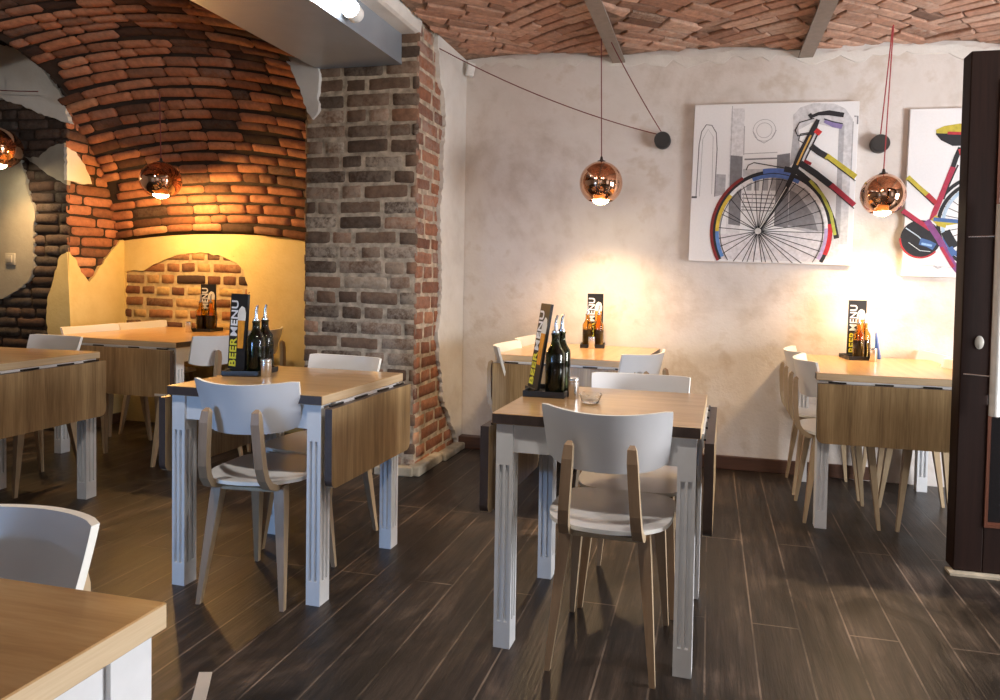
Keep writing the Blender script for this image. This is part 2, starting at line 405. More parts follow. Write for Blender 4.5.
# left pier: front face y = YP and its alcove side x = XL
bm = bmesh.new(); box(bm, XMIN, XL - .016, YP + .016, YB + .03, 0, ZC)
pier = structure(link('wall_left', bm, M['mortar_dark']), 'dark brick pier left of the alcove')
fp = lambda u, v, w: (u, YP + .016 - w, v); sp = lambda u, v, w: (XL - .016 + w, u, v)
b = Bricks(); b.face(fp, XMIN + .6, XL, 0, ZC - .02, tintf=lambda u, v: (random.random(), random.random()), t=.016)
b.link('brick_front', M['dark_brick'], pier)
b = Bricks(); b.face(sp, YP, YB + .02, 0, 2.6, tintf=lambda u, v: (min(1, max(0, random.gauss(.5, .25))), random.random() * .5), t=.016)
b.link('brick_side', M['vault_brick'], pier)
fpx = lambda L: [tuple(hit(x, y, 1, YP)[i] for i in (0, 2)) for x, y in L]
spx = lambda L: [tuple(hit(x, y, 0, XL)[i] for i in (1, 2)) for x, y in L]
slab('plaster_patch', jag(fpx([(-60, 50), (0, 45), (14, 48), (30, 58), (46, 72), (62, 95), (72, 124), (46, 116), (26, 107), (12, 102), (3, 98), (-20, 100), (-60, 110)]), 6, .010), fp, .030, M['plaster_white'], pier)
slab('plaster_patch', jag(fpx([(26, 157), (40, 158), (52, 147), (66, 143), (68, 185), (58, 180), (46, 172), (34, 163)]), 6, .006), fp, .026, M['plaster_grey'], pier)
slab('plaster_patch', jag(fpx([(-70, 165), (0, 161), (22, 160), (25, 172), (30, 195), (36, 212), (34, 245), (35, 268), (28, 283), (12, 294), (-10, 305), (-70, 320)]), 6, .008), fp, .026, M['plaster_grey'], pier)
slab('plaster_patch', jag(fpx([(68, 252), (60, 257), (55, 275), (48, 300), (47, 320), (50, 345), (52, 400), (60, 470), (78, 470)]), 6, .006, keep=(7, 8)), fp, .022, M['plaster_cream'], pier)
sd = spx([(66, 147), (75, 152), (84, 165), (91, 184), (80, 184), (66, 180)]); sd = [(max(YP - .02, a), c) for a, c in sd]
slab('plaster_patch', jag(sd, 6, .005), sp, .026, M['plaster_white'], pier)
sd = spx([(68, 252), (74, 258), (80, 272), (88, 282), (97, 270), (110, 252), (118, 242), (126, 238)])
sd = [(max(YP - .012, a), c) for a, c in sd] + [(YB + .01, 1.45), (YB + .01, 0), (YP - .012, 0)]
slab('plaster_patch', jag(sd, 6, .006, keep=(8, 9, 10)), sp, .026, M['plaster_cream'], pier)
bm = bmesh.new(); box(bm, XL, XL + .03, YP + .02, YB, 0, .07, .004)
structure(link('baseboard_alcove', bm, M['base_wood'], None))
# middle pillar
bm = bmesh.new(); box(bm, PXL + .012, XR - .008, YF + .007, YB + .1, 0, 2.72)
pil = structure(link('wall_pillar', bm, M['mortar_light']), 'weathered brick pillar in the middle of the room')
pfront = lambda u, v, w: (u, YF + .014 - w, v); pside = lambda u, v, w: (XR - .014 + w, u, v); pleft = lambda u, v, w: (PXL + .012 - w, u, v)
def ptint(u, v):
    if v > 2.13: return (random.uniform(.0, .45), random.random() * .25)
    if random.random() < .03: return (1, .1)
    return (min(.92, max(.05, random.gauss(.38, .22))), random.random() ** 1.3 * (.95 if 1.2 < v < 2.1 else .7))
b = Bricks(); b.face(pfront, PXL, XR, .02, 2.70, ch=.089, bl=.28, gap=.013, t=.014, tintf=ptint, header=.35); b.link('brick_front', M['pillar_brick'], pil)
b = Bricks(); b.face(pside, YF + .002, YB, .0, 2.70, ch=.089, bl=.25, gap=.014, t=.013, tintf=lambda u, v: (min(1, max(0, random.gauss(.45, .25))), random.random() * (.9 if v > .9 else .3)), header=.5, inside=lambda u, v: u < 3.80 or v < .4); b.link('brick_side', M['red_brick'], pil)
b = Bricks(); b.face(pleft, YF + .002, YB, .0, 2.70, ch=.081, t=.012, tintf=ptint); b.link('brick_side', M['pillar_brick'], pil)
bl = [(435, 42), (436, 60), (437, 78), (441, 95), (443, 122), (441, 150), (440, 185), (437, 215), (438.5, 248), (439, 280), (438, 310), (435, 335), (436, 355), (439, 380), (440, 399), (446, 415), (452, 430), (455, 446)]
sd = [tuple(hit(x, y, 0, XR)[i] for i in (1, 2)) for x, y in bl]
sd = jag(sd, 8, .012, closed=False)
sd = sd + [(wy(-1.68) + .0, 0), (wy(-1.68) + .0, 2.70), (sd[0][0], 2.70)]
slab('plaster_sheet', sd, pside, .034, M['plaster_white'], pil)
bm = bmesh.new()
for i in range(5):
    x0 = PXL + i * .17; x0 = min(x0, XR - .1); box(bm, x0, min(x0 + .155, XR + .01), YF - .05 + random.uniform(-.008, .008), YF + .02, 0, .055 + random.uniform(-.01, .01), .008)
box(bm, XR - .03, XR + .05, YF - .03, YF + .3, 0, .06, .01); box(bm, XR - .02, XR + .07, YF + .3, YF + .62, 0, .045, .01)
link('plinth', bm, M['stone'], pil)
# plaster remnant between vault and pillar
w = [tuple(hit(x, y, 1, YF - .02)[i] for i in (0, 2)) for x, y in ((283, 50), (318, 60), (318, 112), (312, 119), (307, 112), (303, 98), (297, 84), (291, 70))]
slab('plaster_patch', jag(w, 6, .008), lambda u, v, t: (u, YF + .23 - t, v), .25, M['plaster_white'], pil)

# brick vault over the alcove
VX = -3.60
prof = [(4.035, 1.452), (3.99, 1.470), (3.965, 1.62), (3.94, 1.74), (3.87, 1.98), (3.75, 2.20), (3.60, 2.41), (3.43, 2.56), (3.2, 2.665), (2.9, 2.725), (2.5, 2.77), (1.9, 2.80), (0.5, 2.82)]
cum = [0]
for a, c in zip(prof, prof[1:]): cum.append(cum[-1] + math.dist(a, c))
def vprof(s):
    s = max(0, min(cum[-1] - 1e-6, s))
    for i in range(len(cum) - 1):
        if s <= cum[i + 1]:
            t = (s - cum[i]) / (cum[i + 1] - cum[i]); a, c = prof[i], prof[i + 1]
            d = Vector((c[0] - a[0], c[1] - a[1])).normalized()
            return a[0] + (c[0] - a[0]) * t, a[1] + (c[1] - a[1]) * t, (-d.y, d.x) if False else (-abs(d.y), -abs(d.x))
def VP(u, s, w):
    y, z, n = vprof(s)
    q = min(1.6, abs((u - VX) / 1.06)); sag = (.085 + .055 * min(1, s / 1.2)) * q * q * (1 if s < 1.6 else max(0.35, 1 - (s - 1.6) * .8))
    return Vector((u, y + n[0] * w, z - sag + n[1] * w))
bm = bmesh.new(); US = [-6.2 + i * .1 for i in range(44)]; SS = [i * .06 for i in range(int(cum[-1] / .06))]
def vok(u, s):
    y = vprof(s)[0]
    if y > 3.1: return (XL - .03 if y > 3.56 else -4.38) < u < (-1.75 if y > 3.52 else -2.49)
    return u < -2.3
gr = {}
def gv(i, j):
    if (i, j) not in gr: gr[(i, j)] = bm.verts.new(VP(US[i], SS[j], 0))
    return gr[(i, j)]
for i in range(len(US) - 1):
    for j in range(len(SS) - 1):
        if vok(US[i] + .05, SS[j] + .03): bm.faces.new((gv(i, j), gv(i + 1, j), gv(i + 1, j + 1), gv(i, j + 1)))
vault = structure(link('ceiling_vault', bm, M['mortar_dark'], smooth=180), 'orange brick vault curving over the alcove')
b = Bricks(); s = 0.05; row = 0
while s < cum[-1] - 1.2:
    h = random.uniform(.070, .080); u = -6.2 + random.uniform(0, .25); wob = random.uniform(0, 6)
    while u < -1.7:
        L = random.uniform(.22, .31) if random.random() > .15 else .14
        lb = (-4.38 if vprof(s)[0] <= 3.56 else XL - .03) if vprof(s)[0] > 3.1 else -9
        u0_ = max(u, lb)
        if vok(u + L / 2, s) and u + L - u0_ > .05 and u < -1.86:
            f = lambda a, c, w, wob=wob: VP(a, c + .008 * math.sin(a * 3 + wob), w)
            dark = random.random() < .13
            tn = (random.uniform(0, .15) if dark else min(1, max(.12, random.gauss(.55, .2))), random.random() ** 2)
            b.rough(f, u0_, min(u + L - .006, -1.79), s, s + h - .016, .022 + (-.010 if dark else 0), tn, amp=.0022)
        u += L
    s += h; row += 1
b.link('vault_bricks', M['vault_brick'], vault)

# right-hand ceiling: brick bays between steel joists
CE = lambda x: 2.66 - .030 * (x + 1.6)
bays = [(-1.66, -.61), (-.61, .53), (.53, 1.67), (1.67, 2.81)]
bm = bmesh.new(); Y0 = -.4
def bayz(x, x0, x1):
    q = (x - (x0 + x1) / 2) / ((x1 - x0) / 2); return CE(x) + .035 * (1 - q * q) - .015
for x0, x1 in bays:
    P = [[bm.verts.new((x0 + (x1 - x0) * i / 10, y, bayz(x0 + (x1 - x0) * i / 10, x0, x1))) for i in range(11)] for y in (Y0, YB + .1)]
    for i in range(10): bm.faces.new((P[0][i], P[0][i + 1], P[1][i + 1], P[1][i]))
ceil = structure(link('ceiling', bm, M['mortar_ceil'], smooth=60), 'brick ceiling bays laid in a chevron between the joists')
b = Bricks()
for x0, x1 in bays:
    xm = (x0 + x1) / 2; r2 = math.sqrt(.5); side = []
    for sgn in (-1, 1):
        # local axes: along a brick (sgn: chevron opening away from the wall), across it
        ax = Vector((-sgn * .80, .60)); ay = Vector((-.60, -sgn * .80)) if sgn > 0 else Vector((.60, -.80))
        ang = 0; v = -6
        while v < 6:
            u = -6 + random.uniform(0, .25); hgt = .078
            while u < 6:
                L = .25 * random.uniform(.85, 1.1)
                cx = u + L / 2; cv = v + hgt / 2
                px = xm + ax.x * cx + ay.x * cv; py = 2.4 + ax.y * cx + ay.y * cv
                inside = (x0 + .02 < px < xm + .03 if sgn < 0 else xm - .03 < px < x1 - .02) and Y0 + .1 < py < YB - .04
                if inside:
                    def f(a, c, w, ax=ax, ay=ay, xm=xm, x0=x0, x1=x1):
                        X = xm + ax.x * a + ay.x * c; Y = 2.4 + ax.y * a + ay.y * c
                        X = min(max(X, x0 + .01), x1 - .01)
                        return Vector((X, min(Y, YB - .03), bayz(X, x0, x1) - w))
                    b.add(f, u, u + L - .010, v, v + hgt - .013, random.uniform(.009, .017), tint=(min(1, max(0, random.gauss(.55, .22))), random.random() ** 1.5 * (1 if x0 > -.7 else .4)), jit=.005)
                u += L
            v += hgt
b.link('ceiling_bricks', M['ceiling_brick'], ceil)
for i, x in enumerate((-.61, .53, 1.67)):
    bm = bmesh.new()
    prism(bm, [(x - .042, CE(x) - .062), (x + .042, CE(x) - .062), (x + .042, CE(x) - .050), (x + .008, CE(x) - .042), (x + .008, CE(x) + .03), (x - .008, CE(x) + .03), (x - .008, CE(x) - .042), (x - .042, CE(x) - .050)], Y0, YB - .01, 1)
    structure(link('trim_%d' % (i + 1), bm, M['tbeam']), ('steel ceiling joist left of the first canvas', 'steel ceiling joist above the first canvas', 'steel ceiling joist behind the door')[i])
# plaster downstand and big steel beam
bm = bmesh.new(); zb = 2.575
up = [(y, zb + random.uniform(-.006, .006)) for y in [-.4 + i * .12 for i in range(33)] if y < YF + .02]
prism(bm, [(-2.46, zb), (-1.70, zb), (-1.68, zb + .01), (-1.66, 2.76), (-2.46, 2.9)], Y0, YF + .02, 1)
structure(link('trim_4', bm, M['plaster_white']), 'white plaster strip above the steel beam')
bm = bmesh.new(); x0, x1 = -2.335, -1.785
prism(bm, [(x0, 2.40), (x1, 2.40), (x1, 2.418), (x1 - .004, 2.418), (x1 - .004, 2.575), (x0 + .012, 2.575), (x0 + .012, 2.412), (x0, 2.412)], Y0, YF - .002, 1)
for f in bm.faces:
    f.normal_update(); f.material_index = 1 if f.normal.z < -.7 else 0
beam = structure(link('trim_5', bm, [M['beam_side'], M['beam_under']]), 'wide steel beam running to the pillar')
bm = bmesh.new()
for y in (1.2, 2.1, 3.0): lathe(bm, [(.009, 0), (.009, .006), (0, .008)], 10, (0, 0, 0))
bm.free()
# rest of the shell: flat ceiling behind, left, right and rear walls with window openings
bm = bmesh.new(); box(bm, XMIN, XMAX, YMIN, Y0 + .02, 2.78, 2.9); box(bm, XMIN - .1, XMAX + .1, YMIN, YB + .2, ZC, ZC + .1); box(bm, 2.80, XMAX, Y0, YB, 2.70, 2.75)
structure(link('ceiling_rear', bm, M['ceil_out']))
bm = bmesh.new(); box(bm, XMIN - .1, XMIN, YMIN, YB + .2, 0, ZC); structure(link('wall_far_left', bm, M['wall_out']))
bm = bmesh.new()
def wallx(bm, x0, x1, holes):      # wall along y at x0..x1 with openings (y0,y1,z0,z1)
    ys = sorted({YMIN, YB + .2} | {h[0] for h in holes} | {h[1] for h in holes})
    for a, c in zip(ys, ys[1:]):
        h = [q for q in holes if q[0] <= a and q[1] >= c]
        if h: box(bm, x0, x1, a, c, 0, h[0][2]) if h[0][2] > 0 else None; box(bm, x0, x1, a, c, h[0][3], ZC)
        else: box(bm, x0, x1, a, c, 0, ZC)
WR = [(-1.6, .3, .5, 2.4), (1.45, 2.75, .0, 2.4)]
wallx(bm, XMAX, XMAX + .15, WR); structure(link('wall_right', bm, M['wall_out']))
bm = bmesh.new(); WF = [(-4.2, -2.2, .0, 2.4), (-1.2, 1.2, .7, 2.4)]
xs = sorted({XMIN, XMAX} | {h[0] for h in WF} | {h[1] for h in WF})
for a, c in zip(xs, xs[1:]):
    h = [q for q in WF if q[0] <= a and q[1] >= c]
    if h: box(bm, a, c, YMIN - .15, YMIN, 0, h[0][2]); box(bm, a, c, YMIN - .15, YMIN, h[0][3], ZC)
    else: box(bm, a, c, YMIN - .15, YMIN, 0, ZC)
structure(link('wall_front', bm, M['wall_out']))
def window(n, P, a, c, z0, z1):
    bm = bmesh.new(); t = .05
    def bx(u0, u1, v0, v1, w0=.03, w1=.09):
        p = [P(u, v, w) for u in (u0, u1) for v in (v0, v1) for w in (w0, w1)]
        box(bm, min(q[0] for q in p), max(q[0] for q in p), min(q[1] for q in p), max(q[1] for q in p), min(q[2] for q in p), max(q[2] for q in p))
    bx(a, c, z0, z0 + t); bx(a, c, z1 - t, z1); bx(a, a + t, z0 + t, z1 - t); bx(c - t, c, z0 + t, z1 - t)
    mid = (a + c) / 2; bx(mid - .03, mid + .03, z0 + t, z1 - t); zm = z0 + (z1 - z0) * .65; bx(a + t, mid - .03, zm - .02, zm + .02); bx(mid + .03, c - t, zm - .02, zm + .02)
    structure(link('window_%d' % n, bm, M['frame_white']))
for i, h in enumerate(WR): window(i + 1, lambda u, v, w: (XMAX + w, u, v), h[0], h[1], h[2], h[3])
for i, h in enumerate(WF): window(i + 3, lambda u, v, w: (u, YMIN - w, v), h[0], h[1], h[2], h[3])

# open glazed door on the right
door = empty('door_1', (1.005, 2.79, 0)); structure(door, 'dark brown glazed door standing open at the right')
W_ = .92; ST = .108; T = .085
bm = bmesh.new()
box(bm, 0, ST, 0, T, .012, 2.12, .004); box(bm, W_ - ST, W_, 0, T, .012, 2.12, .004)
box(bm, ST, W_ - ST, 0, T, 2.00, 2.12, .003); box(bm, ST, W_ - ST, 0, T, .012, .20, .003); box(bm, ST, W_ - ST, 0, T, .70, .74, .003)
link('frame', bm, M['doorwood'], door)
bm = bmesh.new(); t = .012
for z0, z1 in ((.20, .70), (.74, 2.00)):
    box(bm, ST, ST + t, -.004, .03, z0, z1); box(bm, W_ - ST - t, W_ - ST, -.004, .03, z0, z1); box(bm, ST + t, W_ - ST - t, -.004, .03, z0, z0 + t); box(bm, ST + t, W_ - ST - t, -.004, .03, z1 - t, z1)
link('glazing_bead', bm, M['doorbead'], door)
bm = bmesh.new(); box(bm, ST + t, W_ - ST - t, .03, .05, .20 + t, .70 - t); link('panel', bm, M['doorpanel'], door)
bm = bmesh.new(); box(bm, ST + t, W_ - ST - t, .035, .041, .74 + t, 2.0 - t); link('glass_pane', bm, M['pane'], door)
bm = bmesh.new(); tube(bm, [(.108, -.055, .665), (.108, -.055, 1.50)], .019, 16); hd = link('handle', bm, M['white_plastic'], door, 40); hd['label'] = 'white upright pull bar'
bm = bmesh.new()
for z in (.82, 1.375): tube(bm, [(.012, -.002, z), (.098, -.050, z)], .0035, 8)
link('handle_bracket', bm, M['steel'], hd, 40)
bm = bmesh.new(); lathe(bm, [(.017, 0), (.017, .003), (.013, .005), (0, .005)], 20); bmesh.ops.rotate(bm, verts=bm.verts[:], matrix=Matrix.Rotation(R(90), 3, 'X')); bmesh.ops.scale(bm, verts=bm.verts[:], vec=(1, 1, 1.6)); bmesh.ops.translate(bm, verts=bm.verts[:], vec=(.066, 0, .95))
box(bm, .064, .068, -.0062, -.004, .930, .942)
lk = link('lock', bm, M['switch_grey'], door, 40); lk['label'] = 'oval grey lock cylinder'
bm = bmesh.new(); box(bm, .0, W_, .0, .06, 0, .010); structure(link('trim_6', bm, M['stone']), 'pale sill strip under the door').location = (.985, 2.76, 0)

# ------------------------------------------------------------------ tables
def prisms_leg(bm, s, h):
    k = s / 2; d = .009
    box(bm, -k, k, -k, k, 0, .085); box(bm, -k, k, -k, k, .585, h)
    pts = []
    for side in range(4):          # a fluted shaft: two flutes in every face
        c, n = math.cos(side * math.pi / 2), math.sin(side * math.pi / 2)
        for x, y in ((-k, -k), (-.0165, -k), (-.0155, -k + d), (-.0060, -k + d), (-.0045, -k), (.0045, -k), (.0060, -k + d), (.0155, -k + d), (.0165, -k)):
            pts.append((x * c - y * n, x * n + y * c))
    prism(bm, pts, .085, .585)
def make_table(loc, rz, W, D, label, leaves=(-1, 1), H=.75, lh=.282, group='drop leaf tables'):
    root = tag(empty('drop_leaf_table', (loc[0], loc[1], 0), rz), label, 'table', group)
    t = .034; bm = bmesh.new(); box(bm, -W / 2, W / 2, -D / 2, D / 2, H - t, H)
    for f in bm.faces:
        f.normal_update(); n = f.normal
        f.material_index = 1 if abs(n.y) > .7 else (2 if abs(n.x) > .7 else 0)
    es = [e for e in bm.edges]; bmesh.ops.bevel(bm, geom=es, offset=.0018, segments=1, affect='EDGES')
    link('tabletop', bm, [M['oak_x'], M['dark_edge'], M['oak_edge']], root)
    s = .055; ins = .012 + s / 2
    for sx in (-1, 1):
        for sy in (-1, 1):
            bm = bmesh.new(); prisms_leg(bm, s, H - t - .001)
            o = link('leg', bm, M['white_paint'], root); o.location = (sx * (W / 2 - ins), sy * (D / 2 - ins), 0)
    a = .012 + s; bm = bmesh.new()
    for sy in (-1, 1): box(bm, -W / 2 + a, W / 2 - a, min(sy * (D / 2 - .02), sy * (D / 2 - .042)), max(sy * (D / 2 - .02), sy * (D / 2 - .042)), H - t - .09, H - t - .001)
    for sx in (-1, 1): box(bm, min(sx * (W / 2 - .02), sx * (W / 2 - .042)), max(sx * (W / 2 - .02), sx * (W / 2 - .042)), -D / 2 + a, D / 2 - a, H - t - .09, H - t - .001)
    link('apron', bm, M['white_paint'], root)
    for sx in leaves:
        bm = bmesh.new(); x0, x1 = sorted((sx * (W / 2 + .010), sx * (W / 2 + .038)))
        zt = H - t - .011; zb = zt - lh; r = .03; y = D / 2 - .003
        pts = [(-y, zt), (y, zt)] + [(y - r + r * math.cos(q), zb + r - r * math.sin(q)) for q in [i * math.pi / 12 for i in range(7)]] + [(-y + r - r * math.sin(q), zb + r - r * math.cos(q)) for q in [i * math.pi / 12 for i in range(7)]]
        prism(bm, pts, x0, x1, 0)
        for f in bm.faces:
            f.normal_update(); n = f.normal
            f.material_index = 0 if abs(n.x) > .7 else (2 if n.z > .7 else 1)
        lf = link('drop_leaf', bm, [M['oak_z'], M['dark_edge'], M['oak_edge']], root)
        xa, xb = sorted((sx * (W / 2 + .0065), sx * (W / 2 + .014)))
        for q in (-.36, -.08, .2, .42):
            bm = bmesh.new(); box(bm, xa, xb, q * D - .05, q * D + .03, zt + .0005, zt + .007, .001)
            link('hinge', bm, M['black'], lf)
        bm = bmesh.new(); xa, xb = sorted((sx * (W / 2 - .019), sx * (W / 2 + .006))); box(bm, xa, xb, -D / 2 + .072, D / 2 - .072, zt - .03, H - t - .0005)
        link('leaf_rail', bm, M['white_paint'], root)
    return root
make_table((-.329, 2.115), R(-1.5), .645, .555, 'oak drop leaf table with ashtray, nearest the middle of the room')
make_table((-1.628, 2.215), R(-1), .65, .565, 'oak drop leaf table in front of the brick pillar')
make_table((.880, 3.52), R(-91), .80, .73, 'oak drop leaf table under the first bicycle canvas, by the door', (1,))
make_table((-.725, 3.595), R(-95), .71, .80, 'oak drop leaf table against the back wall under the wall disc with two cords', (1,))
make_table((-3.56, 3.555), R(-93), .82, .99, 'oak drop leaf table inside the yellow lit alcove', (1,))
make_table((-3.385, 2.33), R(2.0), .64, .60, 'oak drop leaf table at the left edge in front of the dark pier', (1, -1))
make_table((-.975, .365), R(0), .61, .60, 'oak table cut off at the bottom left corner of the photo', (-1,))

# ------------------------------------------------------------------ chairs (origin on the floor under the seat, facing +y)
def woodfaces(bm):
    bmesh.ops.recalc_face_normals(bm, faces=bm.faces[:])
    for f in bm.faces:
        f.normal_update(); f.material_index = 1 if abs(f.normal.x) < .6 else 0
def make_chair(loc, rz, label, group):
    root = tag(empty('dining_chair', (loc[0], loc[1], 0), rz), label, 'chair', group)
    # backrest
    bm = bmesh.new(); nu, nv = 20, 8; th = .012
    def B(u, v, w):
        a = abs(u); z0 = .612 + .024 * a ** 5; z1 = .790 + .010 * a * a - .004 * a ** 24; z = z0 + (z1 - z0) * v
        hw = .196 - .014 * (1 - v) ** 1.5
        y = -.200 + .078 * u * u - .042 * (v - .5) + w
        return Vector((u * hw - w * u * .25, y, z))
    G = [[[bm.verts.new(B(-1 + 2 * i / nu, j / nv, w)) for j in range(nv + 1)] for i in range(nu + 1)] for w in (-th / 2, th / 2)]
    for k in (0, 1):
        for i in range(nu):
            for j in range(nv):
                q = (G[k][i][j], G[k][i + 1][j], G[k][i + 1][j + 1], G[k][i][j + 1]); bm.faces.new(q if k else q[::-1])
    for i in range(nu):
        for j, fl in ((0, 0), (nv, 1)):
            bm.faces.new((G[0][i][j], G[0][i + 1][j], G[1][i + 1][j], G[1][i][j])).material_index = 1
    for j in range(nv):
        for i in (0, nu): bm.faces.new((G[0][i][j], G[0][i][j + 1], G[1][i][j + 1], G[1][i][j])).material_index = 1
    link('backrest', bm, [M['white_ply'], M['ply_edge']], root, 45)
    # seat
    bm = bmesh.new(); out = []
    for i in range(40):
        a = 2 * math.pi * i / 40; c, s_ = math.cos(a), math.sin(a); p = 2.6 if s_ < 0 else 4.5
        x = .195 * math.copysign(abs(c) ** (2 / p), c) * (1 if s_ < 0 else 1); y = .185 * math.copysign(abs(s_) ** (2 / p), s_)
        out.append((x, y))
    def sz(x, y): return .448 - .012 * (1 - (x / .2) ** 2) * (1 if y < .12 else max(0, 1 - (y - .12) / .06)) + (.010 * max(0, (-y - .10) / .08)) - .006 * max(0, (y - .12) / .06)
    rings = [(1, 0), (.72, 0), (.4, 0)]
    T_ = [[bm.verts.new((x * r, y * r, sz(x * r, y * r))) for x, y in out] for r, _ in rings]; ct = bm.verts.new((0, 0, sz(0, 0)))
    U_ = [[bm.verts.new((x * r, y * r, sz(x * r, y * r) - .013)) for x, y in out] for r, _ in rings]; cu = bm.verts.new((0, 0, sz(0, 0) - .013))
    n = 40
    for i in range(n):
        j = (i + 1) % n
        for A in range(2):
            bm.faces.new((T_[A][i], T_[A][j], T_[A + 1][j], T_[A + 1][i])); bm.faces.new((U_[A][j], U_[A][i], U_[A + 1][i], U_[A + 1][j]))
        bm.faces.new((T_[2][i], T_[2][j], ct)); bm.faces.new((U_[2][j], U_[2][i], cu))
        bm.faces.new((U_[0][i], U_[0][j], T_[0][j], T_[0][i])).material_index = 1
    link('seat', bm, [M['white_ply'], M['ply_edge']], root, 45)
    # bent plywood supports holding the backrest
    for sx in (-1, 1):
        path = [(-.214, .705, .45), (-.222, .697, .85), (-.2255, .66, 1), (-.223, .61, 1), (-.221, .56, 1), (-.217, .51, 1), (-.207, .468, 1), (-.188, .438, 1), (-.155, .4225, 1), (-.11, .4185, 1), (-.05, .4185, .9)]
        secs = []
        for i, (y, z, k) in enumerate(path):
            a = path[max(0, i - 1)]; c = path[min(len(path) - 1, i + 1)]
            ty, tz = c[0] - a[0], c[1] - a[1]; l = math.hypot(ty, tz); ny, nz = -tz / l, ty / l
            h = .0115 * (k if i else .6); x = sx * (.091 + .019 * min(1, max(0, (.705 - z) / .28))); hw = .0155 * k
            if i > 8: h *= .45
            secs.append([(x - hw, y - ny * h, z - nz * h), (x + hw, y - ny * h, z - nz * h), (x + hw, y + ny * h, z + nz * h), (x - hw, y + ny * h, z + nz * h)])
        bm = bmesh.new(); strip(bm, secs); woodfaces(bm); link('back_support', bm, [M['birch'], M['birch_face']], root)
    for sx in (-1, 1):
        for (tx, ty, fx, fy) in ((.118, -.12, .158, -.172), (.135, .12, .165, .166)):
            bm = bmesh.new(); secs = []
            for z, k in ((.424, 1), (.36, 1), (.2, .76), (0.0, .45)):
                q = (.424 - z) / .424; x = sx * (tx + (fx - tx) * q); y = ty + (fy - ty) * q; hx, hy = .0185 * k, .0165 * k
                secs.append([(x - hx, y - hy, z), (x + hx, y - hy, z), (x + hx, y + hy, z), (x - hx, y + hy, z)])
            strip(bm, secs); woodfaces(bm); link('leg', bm, [M['birch'], M['birch_face']], root)
    for y, z in ((-.12, .412), (.12, .424)):
        bm = bmesh.new(); box(bm, -.122, .122, y - .015, y + .015, .398, z, .003); link('seat_rail', bm, M['birch'], root)
    return root
chair0 = make_chair((-.287, 1.955), R(-1.5), 'white plywood chair with its back to the camera at the table with the ashtray', 'white plywood dining chairs')
def chair(x, y, deg, label):
    r = chair0.copy(); COL.objects.link(r); r.location = (x, y, 0); r.rotation_euler = (0, 0, R(deg)); r['label'] = label
    for ch in chair0.children:
        c = ch.copy(); COL.objects.link(c); c.parent = r
    return r
chair(-.262, 2.325, 180, 'white chair facing the camera across the table with the ashtray')
chair(-1.60, 2.045, 5, 'white chair with its back to the camera at the table before the pillar')
chair(-1.655, 2.44, 173, 'white chair facing the camera behind the table before the pillar')
chair(.655, 3.355, -90, 'nearer white chair left of the table under the bicycle canvas')
chair(.655, 3.765, -90, 'white chair left of the table under the bicycle canvas, against the wall')
chair(1.07, 3.36, 90, 'chair right of the table under the bicycle canvas, nearest the door')
chair(1.07, 3.77, 90, 'chair right of the table under the bicycle canvas, in the wall side corner')
chair(-.975, 3.415, -90, 'nearer white chair left of the table under the two corded wall disc')
chair(-.975, 3.812, -90, 'white chair left of the table under the two corded wall disc, against the wall')
chair(-.46, 3.36, 62, 'white chair turned askew right of the table under the two corded wall disc')
chair(-3.07, 3.27, 90, 'nearer chair right of the alcove table, behind the black menu')
chair(-3.10, 3.69, 90, 'chair right of the alcove table, nearest the yellow back wall')
chair(-3.93, 3.43, -90, 'nearer white chair left of the alcove table')
chair(-3.93, 3.828, -90, 'white chair left of the alcove table, nearest the exposed bricks')
chair(-3.60, 2.68, 176, 'white chair behind the leftmost table in front of the dark pier')
chair(-1.05, .575, 190, 'white chair facing the camera behind the table at the bottom left corner')
chair(-.60, .30, 90, 'white chair right of the bottom left corner table, only its backrest end showing')

